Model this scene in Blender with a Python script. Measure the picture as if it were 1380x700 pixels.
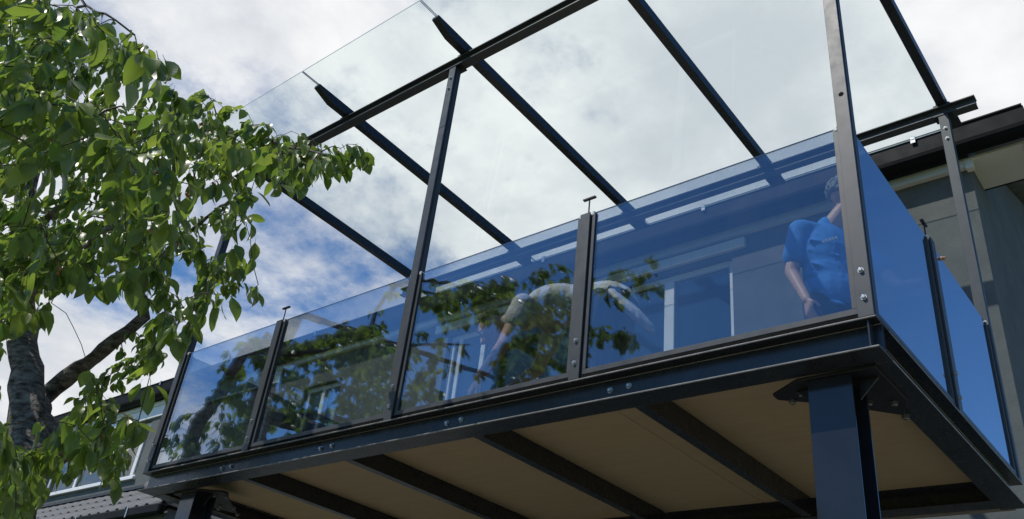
import bpy, bmesh, math, random
import numpy as np
from mathutils import Vector, Matrix

for o in list(bpy.data.objects):
    bpy.data.objects.remove(o)
scene = bpy.context.scene
COL = scene.collection

# ------------------------------------------------------------------ camera
CAM_R = ((0.772201, 0.626772, 0.104222), (-0.255922, 0.456957, -0.851877), (-0.581557, 0.631148, 0.513267))
cam = bpy.data.cameras.new('camera')
cam_ob = bpy.data.objects.new('camera', cam)
COL.objects.link(cam_ob)
right, down, fwd = [Vector(r) for r in CAM_R]
up, back = -down, -fwd
cam_ob.matrix_world = Matrix(((right.x, up.x, back.x, 0), (right.y, up.y, back.y, 0), (right.z, up.z, back.z, 1.6), (0, 0, 0, 1)))
cam.sensor_width = 36
cam.lens = 30.726
cam.clip_start = 0.05
cam.clip_end = 2000
scene.camera = cam_ob
CAM = Vector((0, 0, 1.6))

# ------------------------------------------------------------------ exposure, world, sun
scene.view_settings.view_transform = 'Standard'
scene.view_settings.look = 'None'
scene.view_settings.exposure = 0.0
scene.view_settings.gamma = 1
scene.view_settings.use_curve_mapping = False
scene.cycles.transparent_max_bounces = 40
scene.cycles.max_bounces = 10
scene.cycles.caustics_reflective = False
scene.cycles.caustics_refractive = False

SUN_EL, SUN_AZ = math.radians(55), math.radians(180 + 30)      # azimuth from +Y, clockwise: behind the camera, to the left
sun_dir = Vector((math.sin(SUN_AZ) * math.cos(SUN_EL), math.cos(SUN_AZ) * math.cos(SUN_EL), math.sin(SUN_EL)))

world = bpy.data.worlds.new('World')
scene.world = world
world.use_nodes = True
wt = world.node_tree
wt.nodes.clear()


def wn(kind, **kw):
    n = wt.nodes.new(kind)
    for k, v in kw.items():
        if k in n.inputs:
            n.inputs[k].default_value = v
        else:
            setattr(n, k, v)
    return n


def wmath(op, a, b=None, clamp=False):
    n = wt.nodes.new('ShaderNodeMath')
    n.operation = op
    n.use_clamp = clamp
    for i, x in enumerate((a, b)):
        if x is None:
            continue
        if isinstance(x, (int, float)):
            n.inputs[i].default_value = x
        else:
            wt.links.new(x, n.inputs[i])
    return n.outputs[0]


sky = wn('ShaderNodeTexSky', sky_type='NISHITA', sun_disc=False, sun_elevation=SUN_EL, sun_rotation=SUN_AZ,
         altitude=100.0, air_density=1.0, dust_density=0.0, ozone_density=6.0)
tc = wn('ShaderNodeTexCoord')
sep = wn('ShaderNodeSeparateXYZ')
wt.links.new(tc.outputs['Generated'], sep.inputs[0])
zz = wmath('MAXIMUM', wmath('ADD', sep.outputs['Z'], 0.22), 0.12)
comb = wn('ShaderNodeCombineXYZ')
wt.links.new(wmath('DIVIDE', sep.outputs['X'], zz), comb.inputs[0])
wt.links.new(wmath('DIVIDE', sep.outputs['Y'], zz), comb.inputs[1])
CLOUD_SEED = 72.9


def cloud_noise(scale, detail, rough, w, dist=0.0):
    n = wn('ShaderNodeTexNoise', noise_dimensions='4D', Scale=scale, Detail=detail, Roughness=rough, Distortion=dist, W=w)
    wt.links.new(comb.outputs[0], n.inputs['Vector'])
    return n.outputs['Fac']


dotn = wn('ShaderNodeVectorMath', operation='DOT_PRODUCT')
wt.links.new(tc.outputs['Generated'], dotn.inputs[0])
dotn.inputs[1].default_value = (-0.76, 0.60, 0.28)
bias = wn('ShaderNodeMapRange', interpolation_type='SMOOTHSTEP')
bias.inputs['From Min'].default_value = 0.33
bias.inputs['From Max'].default_value = 0.72
bias.inputs['To Min'].default_value = -0.42
bias.inputs['To Max'].default_value = 0.105
wt.links.new(dotn.outputs['Value'], bias.inputs['Value'])
dot2 = wn('ShaderNodeVectorMath', operation='DOT_PRODUCT')
wt.links.new(tc.outputs['Generated'], dot2.inputs[0])
dot2.inputs[1].default_value = (-0.93, -0.35, 0.10)
bias2 = wn('ShaderNodeMapRange', interpolation_type='SMOOTHSTEP')
bias2.inputs['From Min'].default_value = 0.83
bias2.inputs['From Max'].default_value = 0.97
bias2.inputs['To Min'].default_value = -0.42
bias2.inputs['To Max'].default_value = -0.005
wt.links.new(dot2.outputs['Value'], bias2.inputs['Value'])
bias_all = wmath('MAXIMUM', bias.outputs[0], bias2.outputs[0])
cover_raw = wmath('ADD', wmath('ADD', wmath('MULTIPLY', cloud_noise(1.5, 10, 0.60, CLOUD_SEED, 0.3), 0.72),
                               wmath('MULTIPLY', cloud_noise(5.0, 8, 0.65, CLOUD_SEED + 4), 0.28)), bias_all)
cover = wn('ShaderNodeMapRange', interpolation_type='SMOOTHSTEP')
cover.inputs['From Min'].default_value = 0.45
cover.inputs['From Max'].default_value = 0.58
wt.links.new(cover_raw, cover.inputs['Value'])
shade = wn('ShaderNodeMapRange', interpolation_type='SMOOTHSTEP')
shade.inputs['From Min'].default_value = 0.38
shade.inputs['From Max'].default_value = 0.60
wt.links.new(wmath('ADD', wmath('MULTIPLY', cloud_noise(2.3, 6, 0.55, CLOUD_SEED + 9, 0.4), 0.72),
                   wmath('MULTIPLY', cloud_noise(7.0, 6, 0.6, CLOUD_SEED + 13), 0.28)), shade.inputs['Value'])
ccol = wn('ShaderNodeMix', data_type='RGBA')
ccol.inputs[6].default_value = (0.65, 0.685, 0.74, 1)
ccol.inputs[7].default_value = (0.97, 0.975, 0.98, 1)
wt.links.new(shade.outputs[0], ccol.inputs[0])
bg_sky = wn('ShaderNodeBackground', Strength=0.125)
hsv = wn('ShaderNodeHueSaturation', Saturation=1.13)
wt.links.new(sky.outputs[0], hsv.inputs['Color'])
wt.links.new(hsv.outputs[0], bg_sky.inputs['Color'])
bg_cl = wn('ShaderNodeBackground', Strength=1.0)
wt.links.new(ccol.outputs[2], bg_cl.inputs['Color'])
wmix = wn('ShaderNodeMixShader')
wt.links.new(cover.outputs[0], wmix.inputs[0])
wt.links.new(bg_sky.outputs[0], wmix.inputs[1])
wt.links.new(bg_cl.outputs[0], wmix.inputs[2])
wout = wn('ShaderNodeOutputWorld')
wt.links.new(wmix.outputs[0], wout.inputs['Surface'])

sun = bpy.data.lights.new('sun', 'SUN')
sun.energy = 3.4
sun.angle = math.radians(0.53)
sun.color = (1.0, 0.955, 0.88)
sun_ob = bpy.data.objects.new('sun', sun)
sun_ob.rotation_euler = sun_dir.to_track_quat('Z', 'Y').to_euler()
sun_ob.location = (-10, -20, 40)
COL.objects.link(sun_ob)

rng = random.Random(7)


# ------------------------------------------------------------------ materials
class NT:
    def __init__(self, name):
        self.m = bpy.data.materials.new(name)
        self.m.use_nodes = True
        self.t = self.m.node_tree
        self.t.nodes.clear()
        self.out = self.t.nodes.new('ShaderNodeOutputMaterial')

    def n(self, kind, **kw):
        n = self.t.nodes.new(kind)
        for k, v in kw.items():
            if k in n.inputs:
                s = n.inputs[k]
                if isinstance(v, bpy.types.NodeSocket):
                    self.t.links.new(v, s)
                else:
                    s.default_value = v
            else:
                setattr(n, k, v)
        return n

    def link(self, a, b):
        self.t.links.new(a, b)

    def mix(self, fac, a, b):
        n = self.t.nodes.new('ShaderNodeMix')
        n.data_type = 'RGBA'
        for i, x in ((0, fac), (6, a), (7, b)):
            if isinstance(x, bpy.types.NodeSocket):
                self.t.links.new(x, n.inputs[i])
            else:
                n.inputs[i].default_value = x if i == 0 else (*x, 1)
        return n.outputs[2]

    def ramp(self, v, lo, hi, a=0.0, b=1.0):
        n = self.t.nodes.new('ShaderNodeMapRange')
        n.inputs['From Min'].default_value = lo
        n.inputs['From Max'].default_value = hi
        n.inputs['To Min'].default_value = a
        n.inputs['To Max'].default_value = b
        self.t.links.new(v, n.inputs['Value'])
        return n.outputs[0]

    def noise(self, scale, detail=5, rough=0.55, coord='Object', stretch=None):
        tcn = self.t.nodes.new('ShaderNodeTexCoord')
        v = tcn.outputs[coord]
        if stretch:
            mp = self.t.nodes.new('ShaderNodeMapping')
            mp.inputs['Scale'].default_value = stretch
            self.t.links.new(v, mp.inputs['Vector'])
            v = mp.outputs[0]
        n = self.t.nodes.new('ShaderNodeTexNoise')
        n.inputs['Scale'].default_value = scale
        n.inputs['Detail'].default_value = detail
        n.inputs['Roughness'].default_value = rough
        self.t.links.new(v, n.inputs['Vector'])
        return n.outputs['Fac']

    def bump(self, h, strength, dist=0.002):
        n = self.t.nodes.new('ShaderNodeBump')
        n.inputs['Strength'].default_value = strength
        n.inputs['Distance'].default_value = dist
        self.t.links.new(h, n.inputs['Height'])
        return n.outputs[0]


def simple(name, c1, c2, rough, scale=8, metallic=0.0, bump=0.0, bscale=60, spec=0.5, coat=0.0, stretch=None, lo=0.35, hi=0.65, bdist=0.002):
    k = NT(name)
    p = k.n('ShaderNodeBsdfPrincipled')
    nz = k.noise(scale, 6, 0.6, stretch=stretch)
    k.link(k.mix(k.ramp(nz, lo, hi), c1, c2), p.inputs['Base Color'])
    r = k.ramp(k.noise(scale * 2.3, 4), 0.3, 0.7, max(0, rough - 0.07), rough + 0.07)
    k.link(r, p.inputs['Roughness'])
    p.inputs['Metallic'].default_value = metallic
    p.inputs['Specular IOR Level'].default_value = spec
    p.inputs['Coat Weight'].default_value = coat
    if bump:
        k.link(k.bump(k.noise(bscale, 4), bump, bdist), p.inputs['Normal'])
    k.link(p.outputs[0], k.out.inputs['Surface'])
    return k.m


M = {}
M['steel'] = simple('anthracite_paint', (0.018, 0.021, 0.026), (0.028, 0.031, 0.037), 0.26, 5)
M['post_paint'] = simple('anthracite_post_paint', (0.044, 0.048, 0.054), (0.064, 0.067, 0.072), 0.44, 6, bump=0.10, bscale=260, stretch=(1, 1, 0.15), bdist=0.0006)
M['edge_highlight'] = simple('sunlit_edge_paint', (0.17, 0.168, 0.162), (0.27, 0.262, 0.25), 0.45, 14)  # lighter grey standing in for sunlight caught by the flange edges
M['dark_steel'] = simple('black_steel', (0.010, 0.011, 0.012), (0.018, 0.018, 0.019), 0.42, 9)
M['zinc'] = simple('zinc_bolt', (0.42, 0.42, 0.41), (0.62, 0.62, 0.60), 0.33, 40, metallic=1.0)
M['zinc_dull'] = simple('dull_zinc', (0.16, 0.16, 0.155), (0.30, 0.30, 0.29), 0.4, 40, metallic=1.0)
M['column_paint'] = simple('anthracite_gloss_paint', (0.014, 0.017, 0.023), (0.019, 0.022, 0.029), 0.13, 5)
M['rubber'] = simple('rubber', (0.004, 0.004, 0.004), (0.008, 0.008, 0.008), 0.8, 20, spec=0.1)
M['clip_white'] = simple('clear_gasket', (0.6, 0.6, 0.58), (0.75, 0.75, 0.72), 0.4, 30)
M['gutter'] = simple('gutter_metal', (0.005, 0.0055, 0.006), (0.009, 0.0095, 0.010), 0.55, 4, spec=0.12)
M['stucco'] = simple('grey_stucco', (0.118, 0.127, 0.127), (0.155, 0.163, 0.160), 0.9, 3, bump=0.9, bscale=150, spec=0.2, bdist=0.004)
M['soffit'] = simple('soffit_board', (0.76, 0.75, 0.69), (0.80, 0.79, 0.73), 0.6, 3)
M['white'] = simple('white_frame', (0.78, 0.78, 0.77), (0.84, 0.84, 0.83), 0.35, 6)
M['interior'] = simple('room_plaster', (0.20, 0.195, 0.185), (0.25, 0.24, 0.23), 0.9, 2)
M['roof_tile'] = simple('grey_roof_tile', (0.085, 0.088, 0.09), (0.15, 0.15, 0.15), 0.62, 7, bump=0.4, bscale=70)
M['skin'] = simple('skin', (0.48, 0.27, 0.19), (0.56, 0.33, 0.24), 0.5, 12)
M['blue_cloth'] = simple('blue_cotton', (0.055, 0.20, 0.55), (0.075, 0.25, 0.64), 0.85, 14, bump=0.35, bscale=14, bdist=0.02, spec=0.2)
M['print'] = simple('white_print', (0.6, 0.62, 0.66), (0.7, 0.72, 0.76), 0.8, 14)
M['white_cloth'] = simple('white_cotton', (0.42, 0.41, 0.385), (0.70, 0.69, 0.66), 0.85, 10, bump=0.9, bscale=11, bdist=0.025, spec=0.2)
M['denim'] = simple('dark_denim', (0.02, 0.025, 0.04), (0.04, 0.045, 0.065), 0.9, 20, bump=0.4, bscale=60)
M['shoe'] = simple('black_shoe', (0.012, 0.012, 0.012), (0.02, 0.02, 0.02), 0.5, 20)
M['grey_hair'] = simple('grey_hair', (0.16, 0.15, 0.14), (0.34, 0.325, 0.30), 0.75, 30, bump=1.0, bscale=60, bdist=0.02)
M['brown_hair'] = simple('brown_hair', (0.05, 0.03, 0.02), (0.12, 0.075, 0.045), 0.6, 30, bump=1.0, bscale=60, bdist=0.02)
M['eye'] = simple('eye_white', (0.7, 0.68, 0.65), (0.75, 0.74, 0.72), 0.2, 30)
M['iris'] = simple('iris', (0.03, 0.02, 0.015), (0.05, 0.03, 0.02), 0.2, 30)
M['bark'] = simple('cherry_bark', (0.045, 0.036, 0.029), (0.25, 0.225, 0.195), 0.9, 12, bump=1.0, bscale=34, spec=0.2, stretch=(1, 1, 2.6), bdist=0.02)
M['twig'] = simple('twig_bark', (0.05, 0.032, 0.022), (0.10, 0.07, 0.05), 0.8, 20)
M['paving'] = simple('concrete_paving', (0.21, 0.185, 0.15), (0.28, 0.25, 0.205), 0.85, 2.5, bump=0.5, bscale=50)
M['grass'] = simple('grass', (0.045, 0.085, 0.02), (0.09, 0.13, 0.035), 0.9, 0.8, bump=1.0, bscale=30, bdist=0.03)
M['cherry'] = simple('cherry_fruit', (0.30, 0.05, 0.02), (0.42, 0.16, 0.03), 0.3, 20)


def plywood():
    k = NT('plywood')
    p = k.n('ShaderNodeBsdfPrincipled')
    g = k.noise(9, 6, 0.6, stretch=(0.35, 2.2, 1))
    spots = k.noise(3.2, 3, 0.5)
    c = k.mix(k.ramp(g, 0.3, 0.7), (0.36, 0.285, 0.165), (0.40, 0.32, 0.19))
    c = k.mix(k.ramp(spots, 0.55, 0.75, 0, 0.35), c, (0.32, 0.25, 0.14))
    v = k.n('ShaderNodeTexVoronoi', Scale=2.1)
    tcn = k.n('ShaderNodeTexCoord')
    k.link(tcn.outputs['Object'], v.inputs['Vector'])
    c = k.mix(k.ramp(v.outputs['Distance'], 0.018, 0.03, 0.8, 0.0), c, (0.12, 0.07, 0.03))
    k.link(c, p.inputs['Base Color'])
    p.inputs['Roughness'].default_value = 0.7
    k.link(k.bump(g, 0.15), p.inputs['Normal'])
    k.link(p.outputs[0], k.out.inputs['Surface'])
    return k.m


M['ply'] = plywood()


def glass(name, r0, tint, gloss_tint=(1, 1, 1), dirt=0.0, grazing=1.0, power=5.0):
    """one face of a thin pane: mirror part by angle, the rest passes tinted"""
    k = NT(name)
    lw = k.n('ShaderNodeLayerWeight', Blend=0.5)          # Facing = 1 - cos
    f = k.n('ShaderNodeMath', operation='POWER')
    k.link(lw.outputs['Facing'], f.inputs[0])
    f.inputs[1].default_value = power
    fac = k.ramp(f.outputs[0], 0, 1, r0, grazing)
    tr = k.n('ShaderNodeBsdfTransparent', Color=(*tint, 1))
    gl = k.n('ShaderNodeBsdfGlossy', Color=(*gloss_tint, 1), Roughness=0.0)
    mx = k.n('ShaderNodeMixShader')
    k.link(fac, mx.inputs[0])
    k.link(tr.outputs[0], mx.inputs[1])
    k.link(gl.outputs[0], mx.inputs[2])
    res = mx.outputs[0]
    if dirt:
        df = k.n('ShaderNodeBsdfDiffuse', Color=(0.6, 0.6, 0.58, 1))
        m2 = k.n('ShaderNodeMixShader')
        nz = k.noise(2.2, 6, 0.65)
        st = k.noise(3.0, 5, 0.6, stretch=(6, 6, 0.6))
        mm = k.n('ShaderNodeMath', operation='MULTIPLY')
        k.link(k.ramp(nz, 0.35, 0.75, 0.0, 1.0), mm.inputs[0])
        k.link(k.ramp(st, 0.35, 0.7, 0.0, dirt), mm.inputs[1])
        k.link(mm.outputs[0], m2.inputs[0])
        k.link(res, m2.inputs[1])
        k.link(df.outputs[0], m2.inputs[2])
        res = m2.outputs[0]
    k.link(res, k.out.inputs['Surface'])
    return k.m


M['balustrade_glass'] = glass('tinted_solar_glass', 0.105, (0.745, 0.775, 0.785), gloss_tint=(0.80, 0.88, 1.0), dirt=0.02, power=2.2)
M['side_glass'] = glass('dark_solar_glass', 0.10, (0.46, 0.53, 0.58), gloss_tint=(0.80, 0.88, 1.0), dirt=0.012, power=1.7)
M['roof_glass'] = glass('clear_roof_glass', 0.02, (0.955, 0.985, 0.98), dirt=0.014)
M['window_glass'] = glass('window_glass', 0.07, (0.86, 0.90, 0.89))
M['glass_edge'] = simple('glass_edge', (0.30, 0.36, 0.35), (0.38, 0.44, 0.43), 0.2, 20)


def leaf_material():
    k = NT('cherry_leaf')
    at = k.n('ShaderNodeAttribute', attribute_name='tint')
    uv = k.n('ShaderNodeUVMap')
    s = k.n('ShaderNodeSeparateXYZ')
    k.link(uv.outputs[0], s.inputs[0])
    # veins: slanted stripes running from the midrib, plus the midrib itself
    ab = k.n('ShaderNodeMath', operation='ABSOLUTE')
    sub = k.n('ShaderNodeMath', operation='SUBTRACT')
    k.link(s.outputs['X'], sub.inputs[0])
    sub.inputs[1].default_value = 0.5
    k.link(sub.outputs[0], ab.inputs[0])
    d = k.n('ShaderNodeMath', operation='MULTIPLY_ADD')
    k.link(ab.outputs[0], d.inputs[0])
    d.inputs[1].default_value = -0.55
    k.link(s.outputs['Y'], d.inputs[2])
    w = k.n('ShaderNodeMath', operation='MULTIPLY')
    k.link(d.outputs[0], w.inputs[0])
    w.inputs[1].default_value = 58.0
    sn = k.n('ShaderNodeMath', operation='SINE')
    k.link(w.outputs[0], sn.inputs[0])
    vein = k.ramp(sn.outputs[0], 0.75, 1.0, 0, 0.28)
    mid = k.ramp(ab.outputs[0], 0.0, 0.035, 0.8, 0.0)
    vm = k.n('ShaderNodeMath', operation='MAXIMUM')
    k.link(vein, vm.inputs[0])
    k.link(mid, vm.inputs[1])
    nz = k.noise(30, 4)
    base = k.mix(at.outputs['Fac'], (0.095, 0.155, 0.030), (0.225, 0.280, 0.052))
    base = k.mix(k.ramp(nz, 0.35, 0.7, 0, 0.5), base, (0.05, 0.10, 0.02))
    base = k.mix(vm.outputs[0], base, (0.13, 0.17, 0.05))
    geo = k.n('ShaderNodeNewGeometry')
    base = k.mix(geo.outputs['Backfacing'], base, (0.10, 0.135, 0.06))
    p = k.n('ShaderNodeBsdfPrincipled', Roughness=0.31)
    k.link(base, p.inputs['Base Color'])
    k.link(k.bump(vm.outputs[0], 0.22, 0.0015), p.inputs['Normal'])
    tl = k.n('ShaderNodeBsdfTranslucent')
    k.link(k.mix(at.outputs['Fac'], (0.20, 0.35, 0.04), (0.42, 0.53, 0.065)), tl.inputs['Color'])
    mx = k.n('ShaderNodeMixShader', Fac=0.47)
    k.link(p.outputs[0], mx.inputs[1])
    k.link(tl.outputs[0], mx.inputs[2])
    k.link(mx.outputs[0], k.out.inputs['Surface'])
    return k.m


M['leaf'] = leaf_material()


# ------------------------------------------------------------------ mesh helpers
WORLD = {}


def reg(o, name_parent, W):
    WORLD[o] = W
    o.parent = name_parent
    PW = WORLD[name_parent] if name_parent else Matrix.Identity(4)
    o.matrix_basis = PW.inverted() @ W


def link(name, mesh, parent=None, W=None, kind=None, label=None):
    o = bpy.data.objects.new(name, mesh)
    COL.objects.link(o)
    reg(o, parent, W if W is not None else Matrix.Identity(4))
    if kind:
        o['kind'] = kind
    if label:
        o['label'] = label
    return o


def thing(name, loc, label, cat, group=None):
    o = bpy.data.objects.new(name, None)
    COL.objects.link(o)
    o.empty_display_size = 0.2
    reg(o, None, Matrix.Translation(loc))
    o['label'] = label
    o['category'] = cat
    if group:
        o['group'] = group
    return o


T = Matrix.Translation


class MB:
    """collects geometry, then becomes one mesh"""

    def __init__(self):
        self.v, self.f, self.mi = [], [], []

    def add(self, vs, fs, mi=0):
        b = len(self.v)
        self.v += [tuple(x) for x in vs]
        self.f += [tuple(i + b for i in f) for f in fs]
        self.mi += [mi] * len(fs)

    def box(self, x0, x1, y0, y1, z0, z1, mi=0):
        vs = [(x, y, z) for z in (z0, z1) for y in (y0, y1) for x in (x0, x1)]
        self.add(vs, [(0, 2, 3, 1), (4, 5, 7, 6), (0, 1, 5, 4), (2, 6, 7, 3), (0, 4, 6, 2), (1, 3, 7, 5)], mi)
        return self

    def prism(self, poly, axis, a, b, mi=0, fn=None):
        """poly in the two other axes (x: y,z / y: x,z / z: x,y), pulled along axis from a to b"""
        n = len(poly)
        vs = []
        for t in (a, b):
            for (p, q) in poly:
                vs.append({'x': (t, p, q), 'y': (p, t, q), 'z': (p, q, t)}[axis])
        if fn:
            vs = [fn(v) for v in vs]
        fs = [tuple(range(n)), tuple(range(2 * n - 1, n - 1, -1))]
        fs += [(i, i + n, (i + 1) % n + n, (i + 1) % n) for i in range(n)]
        self.add(vs, fs, mi)
        return self

    def cyl(self, p, q, r0, r1=None, n=10, caps=True, mi=0):
        p, q = Vector(p), Vector(q)
        r1 = r0 if r1 is None else r1
        d = (q - p).normalized()
        a = d.orthogonal().normalized()
        b = d.cross(a)
        vs = []
        for c, r in ((p, r0), (q, r1)):
            for i in range(n):
                t = 2 * math.pi * i / n
                vs.append(c + a * (r * math.cos(t)) + b * (r * math.sin(t)))
        fs = [(i, (i + 1) % n, (i + 1) % n + n, i + n) for i in range(n)]
        if caps:
            fs += [tuple(range(n - 1, -1, -1)), tuple(range(n, 2 * n))]
        self.add(vs, fs, mi)
        return self

    def tube(self, pts, radii, n=8, rough=0.0, seed=0, mi=0):
        rr = random.Random(seed)
        pts = [Vector(p) for p in pts]
        m = len(pts)
        ref = None
        vs = []
        for i, p in enumerate(pts):
            d = (pts[min(i + 1, m - 1)] - pts[max(i - 1, 0)]).normalized()
            if ref is None:
                ref = d.orthogonal().normalized()
            ref = (ref - d * ref.dot(d)).normalized()
            b = d.cross(ref)
            for k in range(n):
                t = 2 * math.pi * k / n
                r = radii[i] * (1 + rough * rr.uniform(-1, 1))
                vs.append(p + ref * (r * math.cos(t)) + b * (r * math.sin(t)))
        fs = []
        for i in range(m - 1):
            for k in range(n):
                fs.append((i * n + k, i * n + (k + 1) % n, (i + 1) * n + (k + 1) % n, (i + 1) * n + k))
        fs += [tuple(range(n - 1, -1, -1)), tuple(range((m - 1) * n, m * n))]
        self.add(vs, fs, mi)
        return self

    def mesh(self, name, mats, smooth=False, bevel=0.0):
        me = bpy.data.meshes.new(name)
        me.from_pydata(self.v, [], self.f)
        for m in (mats if isinstance(mats, (list, tuple)) else [mats]):
            me.materials.append(m)
        me.polygons.foreach_set('material_index', self.mi)
        bm = bmesh.new()
        bm.from_mesh(me)
        bmesh.ops.recalc_face_normals(bm, faces=bm.faces)
        if bevel:
            es = [e for e in bm.edges if len(e.link_faces) == 2 and e.calc_face_angle(0) > 0.5]
            bmesh.ops.bevel(bm, geom=es, offset=bevel, segments=1, affect='EDGES', clamp_overlap=True)
        bm.to_mesh(me)
        bm.free()
        if smooth:
            me.polygons.foreach_set('use_smooth', [True] * len(me.polygons))
        return me


def part(name, mb, mat, parent, W=None, smooth=False, bevel=0.0, kind=None, label=None):
    return link(name, mb.mesh(name, mat, smooth, bevel), parent, W, kind, label)


def ibeam(h, b, tf, tw):
    """I profile, centred across, bottom at 0"""
    return [(-b/2, 0), (b/2, 0), (b/2, tf), (tw/2, tf), (tw/2, h - tf), (b/2, h - tf), (b/2, h), (-b/2, h), (-b/2, h - tf), (-tw/2, h - tf), (-tw/2, tf), (-b/2, tf)]


def shift(poly, dx, dy):
    return [(x + dx, y + dy) for x, y in poly]


def bolt_mesh():
    m = MB()
    m.cyl((0, 0, 0), (0, 0, 0.0025), 0.013, n=16)
    m.cyl((0, 0, 0.0025), (0, 0, 0.0105), 0.0098, n=6)
    m.cyl((0, 0, 0.0105), (0, 0, 0.013), 0.0088, 0.0065, n=12)
    return m.mesh('bolt', M['zinc'])


BOLT = bolt_mesh()
ROT_FRONT = Matrix.Rotation(math.radians(90), 4, 'X')     # +z of the bolt looks to -y
ROT_SIDE = Matrix.Rotation(math.radians(90), 4, 'Y')      # to +x
ROT_DOWN = Matrix.Rotation(math.radians(180), 4, 'X')


BOLT_DULL = BOLT.copy()
BOLT_DULL.materials[0] = M['zinc_dull']


def bolt(parent, p, R, s=1.0, dull=False):
    return link('bolt', BOLT_DULL if dull else BOLT, parent, T(p) @ R @ Matrix.Scale(s, 4))


# ================================================================== ground
def grid_sheet(x0, x1, y0, y1, z, n, wob=0.0, seed=1):
    rr = random.Random(seed)
    m = MB()
    vs = [(x0 + (x1 - x0) * i / n, y0 + (y1 - y0) * j / n, z + (rr.uniform(-wob, wob) if 0 < i < n and 0 < j < n else 0)) for j in range(n + 1) for i in range(n + 1)]
    fs = [(j * (n + 1) + i, j * (n + 1) + i + 1, (j + 1) * (n + 1) + i + 1, (j + 1) * (n + 1) + i) for j in range(n) for i in range(n)]
    m.add(vs, fs)
    return m


link('ground', grid_sheet(-600, 600, -600, 600, 0, 12).mesh('ground', M['grass']), kind='structure')
XC0 = -0.98
link('paving', MB().box(-9, 6.5, -3.2, 5.985, -0.05, 0.03).box(XC0, 6.5, 5.986, 14, -0.05, 0.03).mesh('paving', M['paving']), kind='structure')  # unseen; extended beside the house to bounce warm light onto the soffit

# ================================================================== balcony
XL, XR, YF, YR = -6.30, -0.93, 3.10, 5.30          # outer edges of the deck frame
ZB, ZT = 3.16, 3.296                               # under and over the edge beams
BX = [-6.262, -5.032, -3.668, -2.366, -0.967]      # post lines along the front
balcony = thing('steel_balcony', (-3.6, 4.2, 0), 'raised anthracite steel balcony with blue reflecting glass balustrades on two square columns', 'balcony')

hb, bb = ZT - ZB, 0.142
m = MB().prism(shift(ibeam(hb, bb, 0.0085, 0.006), YF + bb/2, ZB), 'x', XL, XR)
front_beam = part('front_beam', m, M['steel'], balcony, bevel=0.0028)
m = MB().prism(shift(ibeam(hb, 0.135, 0.0085, 0.006), XR - 0.0675, ZB - 0.002), 'y', YF + bb + 0.001, YR)
part('side_beam', m, M['steel'], balcony, bevel=0.0022)
m = MB().prism(shift(ibeam(hb, 0.135, 0.0085, 0.006), XL + 0.0675, ZB - 0.002), 'y', YF + bb + 0.001, YR)
part('side_beam', m, M['steel'], balcony, bevel=0.0022)
m = MB().prism(shift(ibeam(hb, bb, 0.0085, 0.006), YR - 0.09, ZB + 0.001), 'x', XL + 0.136, XR - 0.136)
part('rear_beam', m, M['steel'], balcony, bevel=0.0022)
# sun highlight on the outer flange edges, painted in as a lighter grey
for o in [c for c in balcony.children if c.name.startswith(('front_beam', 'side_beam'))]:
    o.data.materials.append(M['edge_highlight'])
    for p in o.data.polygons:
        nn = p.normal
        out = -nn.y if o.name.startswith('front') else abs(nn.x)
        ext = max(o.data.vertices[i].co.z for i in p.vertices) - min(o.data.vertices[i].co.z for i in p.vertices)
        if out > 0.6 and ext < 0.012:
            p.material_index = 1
# end plate closing the front beam at the corner
m = MB().box(XR - 0.040, XR - 0.034, YF + 0.012, YF + bb/2 - 0.004, ZB + 0.009, ZT - 0.009)
part('end_plate', m, M['steel'], front_beam)

# joists: channels with the web to the right, flanges to the left
JX = [-2.044, -3.048, -4.086, -5.130]
jb, jh, jz = 0.058, 0.112, ZB + 0.001
cpoly = [(0, 0), (0, jh), (-jb, jh), (-jb, jh - 0.009), (-0.008, jh - 0.009), (-0.008, 0.009), (-jb, 0.009), (-jb, 0)]
jmesh = MB().prism(cpoly, 'y', 0, YR - 0.19 - (YF + bb + 0.002)).mesh('joist', M['steel'], bevel=0.001)
for x in JX:
    link('joist', jmesh, balcony, T((x, YF + bb + 0.002, jz)))
    # bolted end angle on the beam web, heads showing on the street side
for x0 in (-2.140, -3.194, -4.251, -5.290):
    for dx in (-0.052, 0.052):
        bolt(front_beam, (x0 + dx, YF + bb/2 - 0.003, 3.236 + 0.002 * dx / 0.05), ROT_FRONT @ Matrix.Rotation(rng.uniform(0, 6.28), 4, 'Z'), 1.15)

# plywood sheets lying on the joists
xs = [XL + 0.14, -5.16, -4.115, -3.077, -2.36, -2.073, XR - 0.14]
for a, b in zip(xs[:-1], xs[1:]):
    w = b - a - 0.004
    m = MB().box(-w/2, w/2, 0, YR - 0.165 - (YF + 0.082), 0, 0.018)
    part('deck_panel', m, M['ply'], balcony, T(((a + b)/2, YF + 0.082, jz + jh + 0.002 + 0.0005 * (rng.random()))), bevel=0.001)
m = MB().box(XL + 0.15, XR - 0.15, YF + 0.15, YR + 0.5, jz + jh + 0.0235, jz + jh + 0.045)
part('deck_floor', m, M['paving'], balcony)


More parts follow.
